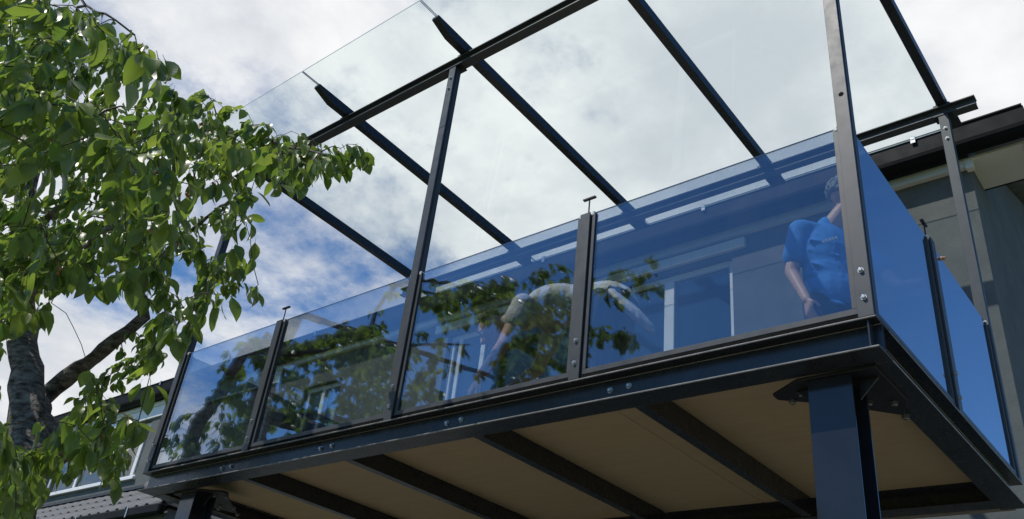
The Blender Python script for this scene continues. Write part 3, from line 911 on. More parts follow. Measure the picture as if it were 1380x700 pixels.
TIPS = """-7.18,1.86,4.5 -6.17,2.74,4.22 -6.68,2.77,3.77 -6.56,2.71,3.69 -7.02,2.03,4.05 -7.22,1.98,4.18 -6.4,2.73,4.08 -7.06,2.1,4.99 -6.2,2.65,3.84 -6.23,2.67,3.65 -7.48,2.18,4.02 -7.09,2.15,4.71 -6.93,2.07,4.84 -7.04,2.09,4.57 -6.4,2.58,3.75 -6.74,2.12,4.78 -6.68,2.64,3.76 -6.03,2.74,4.04 -5.89,2.62,3.87 -7.09,1.94,4.25 -7.26,2.03,4.45 -7.11,1.98,4.62 -7.27,1.82,4.34 -7.42,1.89,4.18 -6.65,2.71,3.58 -6.56,2.27,4.7 -7,1.95,4.4 -6.97,2.01,5.03 -7.33,1.82,4.19 -7.34,1.86,4.27 -7.12,2.08,4.51 -6.49,2.37,4.82 -7.18,2.28,4.87 -6.76,2.74,3.94 -6.01,2.65,4.55 -6.28,2.61,3.88 -7.27,1.89,4.47 -7.21,2.15,4.98 -6.76,2.29,4.92 -7.12,1.87,4.72 -7.19,1.81,4.08 -7.25,2.07,4.83 -6.87,2.74,3.82 -7.41,2.02,4.29 -7.21,2.25,4.71 -6.85,2.07,5.07 -7.05,1.98,4 -6.65,2.16,4.71 -7.07,1.89,4.54 -7.22,2.08,4.49 -6.59,2.29,4.64 -6.25,2.74,4.19 -7.64,2.28,3.96 -6.96,1.98,4.79 -6.99,2.02,4.63 -7.4,2.16,4.16 -6.07,2.63,3.97 -7.23,2.12,4.71 -6.12,2.48,3.71 -5.93,2.72,3.98 -6.45,1.59,4.78 -5.61,2.46,3.74 -6.09,2.22,4.7 -6.67,1.53,4.6 -5.54,1.68,4.6 -5.95,1.54,4.71 -6.1,1.39,5.25 -5.39,2.23,4.65 -6.69,1.53,4.38 -7.19,1.62,4.37 -6.24,1.28,4.86 -5.97,1.77,4.82 -6.24,1.43,5.01 -6.45,1.53,4.41 -5.28,2.14,4.76 -6.65,1.83,4.7 -6.5,1.3,5.34 -6.04,1.48,4.25 -6.99,1.79,5.01 -6.25,1.68,4.84 -5.34,2.18,4.59 -5.16,2.3,4.12 -6.54,2.02,4.58 -6.63,1.21,4.7 -5.74,2.37,4.43 -6.41,1.89,4.62 -4.52,2.38,4.18 -6.76,1.64,5 -5.52,2.48,3.86 -6.1,1.24,5.04 -5.88,1.39,4.99 -5.41,2.03,4.57 -6.59,1.29,5.03 -6.54,1.74,4.54 -5.71,1.63,4.84 -6.21,1.95,4.44 -5.23,2.18,4.23 -6.11,1.61,4.21 -5.62,2.52,4.01 -6.87,1.66,4.64 -6.61,1.32,4.68 -6.3,1.51,4.54 -5.1,2.57,4.31 -6.4,1.23,5.4 -6.78,1.44,4.84 -5.81,2.12,4.77 -5.33,1.72,4.15 -6.02,1.13,4.46 -6.58,1.91,4.89 -6.24,1.39,4.81 -6.39,1.29,4.54 -5.42,1.91,4.48 -7.04,1.78,4.94 -6.81,1.27,4.46 -6.47,2.03,4.87 -5.4,2.42,3.93 -6.26,1.73,4.55 -6.71,1.52,4.78 -4.92,2.57,4.28 -5.17,2.27,4.51 -6.12,1.53,4.33 -6.24,1.32,5.03 -6.21,1.82,4.52 -4.95,2.28,4.37 -5.44,1.92,4.58 -5.34,2.07,4.77 -4.93,2.6,4.43 -6.58,1,4.52 -4.84,2.6,4.28 -5.94,2.41,4.59 -5.78,1.76,4.57 -6.79,1.89,4.21 -5.71,1.72,4.86 -6.15,1.06,4.86 -6.35,1.74,4.56 -5.47,1.89,4.25 -5.72,1.37,4.72 -6.53,1.82,4.36 -6.28,1.8,4.62 -6.76,1.53,4.75 -4.77,2.37,3.88 -6.33,1.09,4.91 -5.26,1.79,4.2 -6.12,1.42,4.62 -6.65,1.52,4.96 -6.52,1.5,4.43 -5.09,2.08,4.53 -6.06,2.01,4.85 -6.89,1.83,4.58 -5.85,2.01,4.43 -6.34,1.33,4.98 -6.87,1.85,4.46 -6.48,1.53,4.72 -6.41,1.4,4.87 -5.62,1.87,4.18 -5.62,1.77,4.33 -5.81,1.28,4.96 -6.68,1.17,4.48 -6,1.81,4.94 -6.39,0.93,4.62 -5.9,1.42,4.8 -6.56,2.07,4.64 -6.11,1.24,4.41 -4.82,2.49,4.42 -5.77,1.71,4.9 -5.98,1.73,4.56 -5.83,2.27,4.61 -6.23,1.03,4.75 -6.82,1.38,4.73 -5.01,2.42,4.39 -6.38,2.07,4.51 -6.04,1.68,4.86 -6.13,1.11,4.77 -6.95,1.74,4.3 -6.59,1.42,5.12 -5.92,2.17,4.78 -6.64,1.66,4.39 -5.01,2.25,4.65 -6.75,1.46,4.5 -5.48,2.53,3.86 -5.99,1.17,4.72 -7.29,1.63,4.18 -5.26,2.09,4.37 -6.06,1.43,4.83 -6.82,1.32,4.37 -5.25,2.19,4.36 -6.25,2.07,4.46 -5.16,2.06,4.43 -5.41,2.35,4.56 -6.09,1.64,4.4 -5.1,2.3,4.51 -6.14,1.25,4.73 -6.46,1.17,4.82 -5.94,1.21,4.8 -6.89,1.38,4.73 -5.58,1.58,4.3 -5.49,1.81,4.31 -5.84,1.32,4.89 -6.31,1.26,4.81 -6.32,0.99,5.13 -6.39,1.84,4.97 -5.87,2.11,4.49 -6.19,2.05,4.78 -5.69,1.57,4.44 -6.88,1.42,4.78 -5.52,1.78,4.17 -6.7,1.71,4.45 -5.31,1.79,4.08 -5.01,2.53,4.47 -5.03,2.59,4.44 -5.82,2.35,4.63 -6.04,1.26,4.66 -4.79,2.31,4.23 -5.94,1.18,5 -4.9,2.45,4.31 -4.83,2.56,4.38 -6.56,1.52,4.71 -6.64,1.93,4.31 -5.82,1.94,4.46 -6.4,2.11,4.6 -5.91,1.33,4.65 -6.67,1.71,5.05 -5.88,1.74,4.74 -6.64,1.97,4.87 -5.99,1.76,4.91 -6.22,1.39,4.46 -6.39,1.13,4.71 -5.61,2,4.51 -5.07,2.48,4.34 -6.55,1.65,4.99 -5.29,0.4,5.83 -4.08,1.76,4.75 -4.46,0.62,5.79 -5.29,0.38,5.73 -5.08,1.07,5.52 -4.9,0.45,5.68 -4.7,0.77,5.81 -3.8,1.83,4.57 -3.25,2.09,4.39 -3.24,2.21,4.45 -4.86,0.79,5.53 -5.79,0.82,5.56 -5.69,0.85,5.54 -5.22,0.71,5.79 -5.18,1.07,5.46 -5.07,0.36,5.51 -3.62,2.11,4.45 -4.81,1.86,5.1 -4.56,2.09,4.92 -4.62,1.92,4.86 -4.25,2.14,4.83 -4.14,1.88,4.67 -5.02,0.34,5.69 -3.81,2.17,4.76 -3.5,2.15,4.42 -4.63,1.95,4.93 -4.89,0.33,5.99 -5.27,0.62,5.83 -4.74,0.64,5.93 -3.88,2.22,4.57 -5.81,1.14,5.61 -4.62,0.51,6 -4.07,2.26,4.75 -5.45,1.52,5.41 -5.26,1.54,5.26 -3.51,2.09,4.36 -4.75,0.26,5.74 -3.32,2.22,4.49 -3.7,2.27,4.66 -4.55,2.24,4.78 -4.41,1.7,4.83 -4.66,0.47,5.45 -4.34,0.75,5.34 -4.39,1.19,4.99 -3.43,2.1,4.45 -4.02,1.95,4.81 -4.72,1.39,5.34 -5.24,0.85,5.52 -4.57,0.36,5.6 -5.12,0.8,5.44 -4.79,0.37,5.9 -4.39,1.79,5.09 -4.86,0.34,5.83 -5.32,1.11,5.37 -4.76,1.07,5.19 -4.94,1.26,5.32 -3.39,2.35,4.57 -5.45,0.69,5.64 -5.49,0.9,5.85 -4.09,2.14,4.78 -5.13,1.46,5.24 -3.85,2.1,4.49 -5,1.29,5.22 -4.37,1.97,4.94 -4.86,1.27,5.27 -5.15,0.61,5.67 -4.54,1.38,5.24 -4.64,0.56,5.54 -4.52,1.05,5.11 -3.95,2.27,4.58 -5.29,1.46,5.35 -4.79,0.3,5.79 -3.88,1.96,4.64 -4.92,0.87,5.3 -5.75,0.98,5.56 -4.8,0.65,5.39 -4.63,0.8,5.34 -3.47,2.26,4.51 -4.66,1.32,5.06 -5.33,0.73,5.67 -4.36,2.04,4.89 -4.74,1.64,4.95 -5.73,1.16,5.56 -4.08,1.81,4.86 -4.36,0.69,5.54 -5.22,1.25,5.26 -4.55,1.36,5.11 -4.84,1.84,5.03 -3.96,2.13,4.82 -5.08,0.65,5.88 -4.53,0.52,5.69 -4.58,0.97,5.09 -4.46,2.18,4.73 -5.5,0.89,5.56 -3.84,1.94,4.69 -4.82,1.75,4.72 -4.39,2.16,3.95 -4.68,1.86,4.17 -4.86,1.9,4.13 -6.26,0.7,4.83 -5.21,1.56,4.48 -5.56,1.24,4.55 -5.71,1.2,4.68 -4.83,1.99,4.05 -5.15,1.59,4.56 -5.31,1.36,4.7 -5.78,0.84,4.75 -5.8,1.14,5.01 -5.11,1.5,4.51 -3.73,1.77,4.26 -3.45,2.01,4.38 -5.24,0.43,5.28 -3.95,1.58,4.68 -4.5,1.34,4.66 -5.01,0.29,5.18 -3.42,1.82,4.24 -4.61,0.92,4.88 -5.04,0.7,5.14 -4.71,0.7,5.15 -3.78,1.7,4.23 -4.84,0.56,5.27 -4.72,0.78,5.16 -3.97,1.42,4.4 -4.72,1,4.74 -4.36,0.66,5.04 -4.22,1.27,4.54 -4.55,0.85,4.9 -4.18,1.41,4.69 -3.69,1.87,4.39 -4.63,0.28,5.53 -5.05,0.83,4.96 -4.51,1.13,4.86 -3.76,1.94,4.22 -4.64,1,4.66 -5.26,0.3,5.02 -3.8,1.81,4.42 -4.9,0.73,5.22 -4.15,1.57,4.42 -5.28,0.33,4.95 -4.83,0.26,5.42 -4.99,0.67,4.83 -4.45,0.99,4.78 -4.7,0.99,4.65 -5.13,0.68,5.02 -4.61,0.33,5.14 -4.48,0.71,5.09 -4.02,1.76,4.29 -4.48,1.12,4.76 -5.34,0.36,5.23 -4.76,0.58,5 -4.85,0.66,5.14 -4.37,1.43,4.69 -5.21,0.3,5.47 -4.4,0.96,4.65 -5.11,0.29,5.19 -4.18,1.12,4.73 -4.08,1.06,4.78 -4.24,1.41,4.4 -4.56,1.26,4.54 -4.36,1.48,4.65 -3.38,1.99,4.17 -4.6,0.73,4.92 -3.62,1.9,4.4 -3.93,1.71,4.5 -4.08,0.38,5.84 -4.02,0.38,5.53 -4.12,0.47,5.71 -3.7,0.21,5.68 -4.14,0.32,5.85 -3.95,0.36,5.63 -3.95,0.27,5.87 -3.78,0.31,5.63 -4.14,0.39,5.62 -4.12,0.26,5.93 -3.77,0.21,6 -3.79,0.38,5.61 -3.91,0.22,5.84 -3.77,0.27,5.8 -3.88,0.54,5.01 -3.79,0.52,5.06 -3.94,0.45,5.07 -4.4,0.27,5.39 -3.83,0.62,4.96 -3.96,0.34,5.13 -3.89,0.54,5.08 -4.01,0.67,5.02 -4.09,0.48,5.17 -4.12,0.47,5.22 -3.89,0.5,5.13 -3.79,0.45,5 -3.94,0.75,4.42 -3.33,0.62,3.69 -2.94,0.3,3.83 -3.85,1.49,4.44 -3.99,0.95,3.11 -5.63,1.99,2.97 -3.51,0.69,3.72 -4.03,1.17,4.13 -3.08,1.41,2.95 -4.65,1.09,3.53 -2.35,0.59,3.44 -4.81,1.78,2.67 -2.51,0.46,3.54 -2.82,1.79,3.92 -2.32,0.57,2.94 -2.77,0.65,3.53 -4.31,1.25,4.34 -2.79,1.08,3 -4.18,1.13,3.74 -3.31,0.48,4.01 -3.17,1.48,2.63 -4.56,1.2,4.34 -3.82,1.29,3.89 -4.42,1.55,2.59 -2.63,0.62,3.59 -2.47,0.47,3.25 -3.71,0.68,3.91 -4.28,1.36,4.15 -2.99,0.68,3.42 -3.21,1.36,2.51 -5.51,1.81,2.89 -4.36,1,4.37 -4.02,1.54,4.42 -3.26,0.89,3.53 -5.32,1.77,2.63 -4.42,1.52,4.18 -3.97,0.6,4.72 -3.6,0.51,3.95 -2.4,0.41,3.18 -3.91,1.04,3.08 -3.36,0.47,3.71 -4.22,1.55,2.51 -3.28,0.59,3.52 -4.92,2.23,2.9 -5.22,1.76,2.85 -5.41,2.45,3.07 -4.29,0.76,4.78 -4.24,2.13,3.74 -3.17,0.55,3.47 -3.3,0.72,3.53 -2.53,0.65,3.26 -3.84,1.06,2.69 -3.23,1.78,4 -2.67,1.04,3.26 -5.55,1.5,3.39 -2.9,0.95,3.46 -2.44,0.93,3.18 -2.32,0.96,2.95 -2.24,0.72,3.06 -4.77,2.24,4.33 -3.18,1.46,3.75 -2.54,1.06,3.52 -5.33,2.06,2.78 -2.74,0.41,3.33 -4.72,1.62,2.56 -2.52,1,3.04 -5.39,1.72,2.91 -3,1.31,3.33 -2.76,0.71,2.71 -3.85,1.75,2.7 -2.84,0.98,3.24 -3.22,1.2,2.21 -3.64,1.21,4.03 -5.63,1.66,3.38 -3.48,1.98,3.56 -2.62,0.72,3.63 -3.49,0.59,3.9 -3.94,1.23,4.05 -3.42,1.24,3.57 -4.52,2.24,4.47 -3.3,0.75,2.98 -3.59,1.21,2.37 -3.7,1.35,2.38 -3.28,0.29,4.04 -2.81,1.01,3.75 -4.57,1.71,2.49 -4.78,1.79,4.32 -4.16,1.61,4.83 -2.99,0.57,3.87 -4.55,1.02,4.9 -5.02,1.67,2.46 -3.18,0.76,2.78 -4.08,1.44,2.3 -5.05,1.61,2.62 -3.36,1.21,3.99 -5.55,1.54,3.27 -2.93,1.04,3.34 -3.28,0.5,3.64 -3.34,1.41,4 -2.87,0.46,3.28 -5.51,1.82,2.55 -4.12,1.11,2.84 -4.42,0.5,4.57 -3.59,0.31,4.33 -4.33,1.14,4.36 -2.77,1.19,3.4 -4.31,1.63,3.72 -2.75,0.27,3.7 -3.79,1.62,2.77 -4.43,1.17,3.08 -3.2,0.38,4.02 -4,1.22,4.68 -2.95,0.6,3.76 -3.72,1.59,3.58 -2.89,0.48,3.61 -3.57,0.84,3.75 -4.04,1.14,4.63 -3.02,0.71,3.97 -5.65,1.51,3.42 -3.63,1.62,3.39 -4.55,2.25,3.93 -2.84,1.35,2.89 -4.74,2.02,2.93 -4.87,1.4,2.98 -5.45,2.1,2.76 -3.97,1.39,4.16 -3.86,1.32,2.36 -3.29,0.41,3.83 -3.21,1.07,2.4 -3.62,1.17,2.54 -4.23,1.48,4.21 -4.02,1.12,3.96 -4.41,1.99,4.7 -2.06,0.67,3.24 -3.11,1.01,2.43 -2.32,0.61,3.15 -4.23,1.35,3.94 -3.02,1.57,3.18 -3.13,1.26,3.54 -2.98,0.52,3.44 -4.51,2.21,3.66 -3.94,1.05,3.98 -3.52,0.76,3.13 -4.58,1.31,2.88 -4.13,1.31,3.75 -4.68,1.2,4.68 -5.21,1.61,2.64 -3.43,1.58,2.71 -2.8,0.41,3.48 -2.97,1.17,3.69 -5.12,2.33,3.97 -2.46,0.33,3.49 -3.29,1.04,3.91 -3.58,1.74,3.28 -4.46,1.03,3.37 -2.99,0.55,3.32 -3.17,0.83,3.14 -4.8,1.6,2.43 -3.13,1.03,3.74 -4.89,0.86,4.38 -3.93,1.89,4.09 -3.44,1.3,3.9 -3.19,1.66,3.52 -3.46,1.32,2.24 -4.66,1.41,2.77 -5.31,2.44,3.11 -4.11,1.24,2.62 -2.43,0.55,3.16 -5.5,1.69,2.7 -2.53,0.47,3.01 -4.28,0.77,4.91 -4.72,0.86,3.99 -3.46,0.55,3.68 -5.4,1.73,3.03 -2.53,0.87,3.23 -3.24,0.99,3.57 -3.86,1.38,4.45 -3.45,1.18,3.73 -3.53,1.99,4.44 -3.67,0.89,3.68 -2.59,1.24,3.56 -4.81,1.46,2.81 -4.98,2.12,3.25 -3.41,0.9,2.66 -3.06,0.66,3.5 -3.45,1.74,3.83 -4.06,1.66,4.36 -3.35,1.25,4.12 -3.15,0.77,3.99 -3.3,1.25,3.48 -3.62,1.86,3.91 -2.94,0.54,3.54 -2.46,0.66,3.19 -4.8,2.19,3.77 -3.76,0.71,4.03 -3.75,1.56,4.11 -3.36,1.22,3.18 -3,0.56,3.66 -4.21,0.38,4.66 -2.54,0.29,3.38 -3.85,1.43,3.92 -3.93,1.03,4.28 -2.82,0.71,3.34 -4.5,1.09,3.67 -3.13,1.29,3.96 -4.99,2.15,3.12 -4.05,1.87,2.65 -3.8,0.32,4.42 -5.03,1.84,2.58 -5.58,1.9,3 -3.6,0.56,3.7 -3.39,0.78,3.81 -4.44,1.94,2.81 -4.14,1.38,3.99 -3.26,1.46,3.1 -3.7,1.58,2.72 -4.08,0.87,3.61 -2.55,0.53,3.16 -4.51,2.03,2.91 -4.87,2.02,2.94 -4.07,1.11,3.63 -4.47,1.37,4.97 -4.46,0.66,4.58 -2.58,0.99,3.25 -4.41,1.4,2.62 -2.36,0.4,2.93 -5.14,2.11,3.09 -5.05,2.47,4.18 -5.5,1.91,2.63 -4.32,0.57,4.4 -3.74,0.93,3.93 -4.09,2.07,4.64 -3.57,0.65,3.55 -4.53,0.59,4.43 -5.06,2.3,3.19 -4.72,1.38,2.94 -3.88,1.44,2.29 -5.59,1.73,2.89 -4.52,1.4,2.56 -3.83,1.22,4.01 -4.53,1.32,3.67 -3.7,0.96,3.31 -3.71,1.09,3.07 -3.95,1.17,3.36 -3.91,1.01,3.32 -3.33,1.04,3.15 -3.8,1.05,3.07 -3.94,1.08,3.4 -4.19,1.13,3.51 -3.45,0.99,3.11 -3.68,1.02,3.31 -4.04,1.07,3.47 -4.31,1.29,3.67 -4.05,1.19,3.54 -3.28,0.87,2.96 -3.9,1.26,3.22 -3.94,1.01,3.39 -3.97,1.13,3.48 -3.61,0.99,3.03 -3.27,1.01,2.91 -3.68,1.01,3.27 -4.17,1.16,3.47 -4.03,1.26,3.54 -3.46,0.99,2.91 -3.94,1.27,3.35 -3.85,1.01,3.32 -4.74,1.72,2.74 -3.91,1.45,2.55 -4.33,1.55,2.65 -4.81,1.72,2.56 -4.69,1.54,2.74 -4.63,1.65,2.47 -4.39,1.63,2.72 -4.65,1.73,2.72 -3.5,1.24,2.44 -3.89,1.37,2.57 -4.33,1.49,2.64 -4.5,1.7,2.75 -3.95,1.69,2.72 -4.66,1.95,2.82 -4.04,1.69,2.76 -4.21,1.62,2.8 -4.34,1.69,2.73 -4.19,1.71,2.64 -3.75,1.36,3.6 -3.64,1.54,3.47 -3.6,1.43,3.38 -3.97,1.52,3.75 -3.86,1.5,3.71 -4.04,1.59,3.82 -3.93,1.5,3.67 -3.95,1.66,3.49"""
LIMBS = {"trunk": [[-4.08, 2.2, 0.6], [-5.11, 2.2, 1.68], [-5.98, 2.22, 2.74], [-6.19, 2.2, 3.24], [-6.51, 2.12, 3.76], [-6.82, 2.02, 4.27], [-7.01, 1.88, 4.85], [-7.07, 1.72, 5.51], [-6.95, 1.52, 6.19], [-6.75, 1.35, 6.62]], "main": [[-5.9, 2.2, 2.96], [-6.3, 2.35, 3.31], [-6.94, 2.45, 3.72], [-6.94, 2.5, 3.86], [-6.77, 2.56, 4.01], [-6.53, 2.6, 4.14], [-6.36, 2.65, 4.29], [-6.23, 2.68, 4.4], [-6.25, 2.62, 4.51], [-6.29, 2.5, 4.59], [-6.18, 2.35, 4.72]], "stub": [[-5.92, 2.25, 3.07], [-5.81, 2.3, 3.13], [-5.65, 2.34, 3.18], [-5.54, 2.38, 3.18]], "reach": [[-7.01, 1.88, 4.85], [-5.97, 1.75, 4.83], [-5.61, 1.85, 5.12], [-5.34, 1.9, 5.27], [-4.83, 1.95, 5.15], [-4.23, 1.98, 4.84], [-3.75, 2.0, 4.58], [-3.22, 2.0, 4.27]], "lower": [[-6.17, 2.45, 4.53], [-5.39, 2.3, 4.48], [-4.69, 2.15, 4.44], [-4.19, 2.05, 4.37]], "left": [[-6.82, 2.02, 4.27], [-6.4, 1.4, 4.22], [-6.6, 0.97, 4.4]], "near": [[-7.07, 1.72, 5.51], [-5.0, 1.26, 4.67], [-4.0, 1.05, 4.18], [-3.2, 0.9, 3.67]], "arch": [[-6.95, 1.52, 6.19], [-5.5, 1.18, 5.55], [-5.0, 1.06, 5.56], [-4.7, 1.09, 5.39], [-4.5, 1.17, 5.26], [-4.4, 1.26, 5.16]], "arm": [[-6.82, 2.02, 4.27], [-5.4, 1.7, 4.08], [-4.6, 1.57, 3.97], [-3.9, 1.45, 3.81]]}

# ================================================================== cherry tree
tree = thing('cherry_tree', (-5.9, 2.3, 0), 'large leafy cherry tree with drooping green leaves at the left before the balcony', 'tree')
tips = [Vector([float(c) for c in s.split(',')]) for s in TIPS.split()]
LIMBS['trunk'][0] = [-6.12, 2.44, -0.05]
LIMBS['trunk'][1] = [-6.1, 2.36, 1.5]
LR = {'trunk': (0.20, 0.07), 'main': (0.105, 0.038), 'stub': (0.085, 0.055), 'reach': (0.032, 0.005), 'lower': (0.028, 0.006), 'left': (0.09, 0.03),
      'near': (0.04, 0.008), 'arch': (0.022, 0.006), 'arm': (0.035, 0.008)}


def smooth_path(pts, step=0.10, wob=0.012, seed=0):
    rr = random.Random(seed)
    P = [Vector(p) for p in pts]
    out = []
    for i in range(len(P) - 1):
        p0, p1, p2, p3 = P[max(i - 1, 0)], P[i], P[i + 1], P[min(i + 2, len(P) - 1)]
        n = max(1, int((p2 - p1).length / step))
        for k in range(n):
            t = k / n
            q = 0.5 * ((2 * p1) + (p2 - p0) * t + (2 * p0 - 5 * p1 + 4 * p2 - p3) * t * t + (3 * p1 - p0 - 3 * p2 + p3) * t ** 3)
            out.append(q + Vector([rr.uniform(-wob, wob) for _ in range(3)]) * (1 if i or k else 0))
    out.append(P[-1])
    return out


limb_spurs = []
nodes = []          # (position, radius)
for s, (k, pts) in enumerate(LIMBS.items()):
    path = smooth_path(pts, 0.09 if k != 'trunk' else 0.14, 0.010, s)
    r0, r1 = LR[k]
    n = len(path)
    knob = random.Random(s + 50)
    rad = [(r0 + (r1 - r0) * (i / (n - 1)) ** (0.8 if k != 'trunk' else 1.0)) * (1 + 0.09 * knob.uniform(-1, 1)) for i in range(n)]
    if k == 'trunk':
        rad[0] *= 1.5
        rad = [r * (0.85 if i > 2 else 1) for i, r in enumerate(rad)]
    part('trunk' if k == 'trunk' else 'branch', MB().tube(path, rad, 14 if r0 > 0.08 else 9, rough=0.11, seed=s), M['bark'], tree, smooth=True)
    if k in ('reach', 'lower', 'near', 'arm', 'arch'):
        limb_spurs += [(path[i], (path[i] - path[i - 1]).normalized(), 0.8) for i in range(n // 3, n, 2 if k != 'arch' else 4)]
    nodes += [(p, r) for p, r in list(zip(path, rad))[2:] if p.z > 2.9]

# twigs: every tip grows towards the nearest wood
npos = [p for p, r in nodes]
nrad = [r for p, r in nodes]
order = sorted(range(len(tips)), key=lambda i: min((tips[i] - p).length for p in npos))
twm = MB()
spurs = list(limb_spurs)          # (place, outward direction)
tr = random.Random(21)
for i in order:
    t = tips[i]
    j = min(range(len(npos)), key=lambda k: (npos[k] - t).length + (0.25 if npos[k].z > t.z + 0.5 else 0))
    a = npos[j]
    d = t - a
    Ln = d.length
    if Ln < 0.03:
        spurs.append((t, Vector((tr.uniform(-1, 1), tr.uniform(-1, 1), 0)), 0.5))
        continue
    n = max(3, int(Ln / 0.09))
    arch = 0.10 * Ln + 0.02
    path = []
    for k in range(n + 1):
        u = k / n
        path.append(a.lerp(t, u) + Vector((0, 0, arch * math.sin(math.pi * u ** 0.8))) + Vector([tr.uniform(-0.012, 0.012) for _ in range(3)]) * (1 if 0 < k < n else 0))
    r0 = min(nrad[j] * 0.7, 0.005 + 0.007 * Ln)
    rad = [r0 + (0.0022 - r0) * (k / n) for k in range(n + 1)]
    twm.tube(path, rad, 5, rough=0.12, seed=i)
    for k in range(1, n + 1):
        npos.append(path[k])
        nrad.append(rad[k])
    # leaves sit on the last part of the twig
    run = 0.34
    q = n
    acc = 0
    while q > 0 and acc < run:
        spurs.append((path[q], (path[q] - path[q - 1]).normalized(), 1.0 if q == n else 0.55))
        acc += (path[q] - path[q - 1]).length
        q -= 1
part('twig', twm, M['twig'], tree, smooth=True, kind='stuff')


def leaf_geo(bend, fold, wid, seed):
    rr = random.Random(seed)
    rows = [0, 0.10, 0.26, 0.44, 0.62, 0.78, 0.90, 1.0]
    prof = [0.02, 0.42, 0.86, 1.0, 0.90, 0.62, 0.30, 0.015]
    vs, uv = [], []
    for u, w in zip(rows, prof):
        ang = bend * u
        # the leaf bends over its length
        z = -(1 - math.cos(ang)) / bend
        y = math.sin(ang) / bend
        for s in (-1, -0.5, 0, 0.5, 1):
            hw = w * wid * 0.5
            wave = 0.018 * math.sin(u * 9 + s * 2 + seed) * abs(s)
            vs.append((s * hw, y, z + abs(s) * hw * fold + wave))
            uv.append((0.5 + s * 0.5 * w, u))
    fs = []
    for j in range(len(rows) - 1):
        for i in range(4):
            fs.append((j * 5 + i, j * 5 + i + 1, j * 5 + 6 + i, j * 5 + 5 + i))
    # petiole
    b = len(vs)
    vs += [(-0.010, 0.02, 0.002), (0.010, 0.02, 0.002), (0.008, -0.22, 0.03), (-0.008, -0.22, 0.03)]
    uv += [(0.5, 0.0)] * 4
    fs.append((b, b + 1, b + 2, b + 3))
    return vs, fs, uv


def leaf_object_mesh(name, items):
    """items: (geo, matrix, tint)"""
    V, F, U, A = [], [], [], []
    for (vs, fs, uv), mat, tint in items:
        b = len(V)
        V += [tuple(mat @ Vector(v)) for v in vs] if mat is not None else list(vs)
        F += [tuple(i + b for i in f) for f in fs]
        U += uv
        A += [tint] * len(vs)
    me = bpy.data.meshes.new(name)
    me.from_pydata(V, [], F)
    me.materials.append(M['leaf'])
    me.polygons.foreach_set('use_smooth', [True] * len(me.polygons))
    ul = me.uv_layers.new(name='UVMap')
    li = np.empty(len(me.loops), dtype=np.int32)
    me.loops.foreach_get('vertex_index', li)
    ul.data.foreach_set('uv', np.array(U, dtype=np.float32)[li].ravel())
    at = me.attributes.new('tint', 'FLOAT', 'POINT')
    at.data.foreach_set('value', np.array(A, dtype=np.float32))
    return me


GEOS = [leaf_geo(b, f, w, s) for s, (b, f, w) in enumerate([(0.5, 0.35, 0.50), (0.9, 0.5, 0.46), (0.25, 0.25, 0.56), (1.3, 0.3, 0.48), (0.7, 0.85, 0.42), (0.4, 0.15, 0.54), (1.0, 0.7, 0.40), (-0.4, 0.4, 0.50)])]
leaves = []
lr = random.Random(99)
for p, d, dens in spurs:
    n = lr.choice((5, 6, 7)) if dens == 1.0 else lr.choice((4, 5, 6)) if dens == 0.8 else lr.choice((1, 2, 2, 3))
    for k in range(n):
        az = lr.uniform(0, 2 * math.pi)
        out = Vector((math.cos(az), math.sin(az), 0))
        drop = lr.gauss(0.95, 0.35)
        ydir = (out * lr.uniform(0.25, 0.9) + Vector((d.x, d.y, 0)) * 0.45 + Vector((0, 0, -drop))).normalized()
        side = Vector((lr.gauss(0, 1), lr.gauss(0, 1), lr.gauss(0, 0.5)))
        zdir = (out * 0.7 + Vector((0, 0, 0.75)) + side * 0.45)
        zdir = (zdir - ydir * zdir.dot(ydir)).normalized()
        xdir = ydir.cross(zdir)
        sz = lr.uniform(0.072, 0.120) * (1 if lr.random() > 0.12 else 0.6)
        base = p + Vector([lr.uniform(-0.025, 0.025) for _ in range(3)]) + ydir * (0.22 * sz)
        mat = Matrix(((xdir.x * sz, ydir.x * sz, zdir.x * sz, base.x), (xdir.y * sz, ydir.y * sz, zdir.y * sz, base.y), (xdir.z * sz, ydir.z * sz, zdir.z * sz, base.z), (0, 0, 0, 1)))
        tint = min(1, max(0, lr.gauss(0.42, 0.27)))
        c = base + ydir * (sz * 0.5) - CAM
        dz = c.dot(fwd)
        vis = 0
        if dz > 0.3:
            px, py = c.dot(right) / dz, c.dot(down) / dz
            if abs(px) < 0.60 and abs(py) < 0.31:
                vis = sz / c.length * (0.25 + abs(zdir.dot(c.normalized())))
        leaves.append((vis, lr.randrange(len(GEOS)), mat, tint))
leaves.sort(key=lambda l: -l[0])
TINTS = (0.1, 0.35, 0.55, 0.85)
VAR = [[leaf_object_mesh('leaf', [(g, None, t)]) for t in TINTS] for g in GEOS]
for vis, g, mat, tint in leaves[:290]:
    ti = min(range(4), key=lambda k: abs(TINTS[k] - tint))
    link('leaf', VAR[g][ti], tree, mat)
link('foliage', leaf_object_mesh('foliage', [(GEOS[g], mat, tint) for vis, g, mat, tint in leaves[290:]]), tree, kind='stuff')
# small unripe cherries and bud scars at the spurs
m = MB()
cr = random.Random(4)
for p, d, dens in spurs:
    if dens == 1.0 and cr.random() < 0.22:
        for k in range(cr.choice((1, 2))):
            q = p + Vector((cr.uniform(-0.02, 0.02), cr.uniform(-0.02, 0.02), -cr.uniform(0.03, 0.05)))
            m.cyl(p, q, 0.0010, n=4, caps=False)
            m.tube([q + Vector((0, 0, 0.006)), q + Vector((0, 0, 0.003)), q - Vector((0, 0, 0.002)), q - Vector((0, 0, 0.006))], [0.003, 0.006, 0.006, 0.002], 7)
part('fruit', m, M['cherry'], tree, smooth=True, kind='stuff')


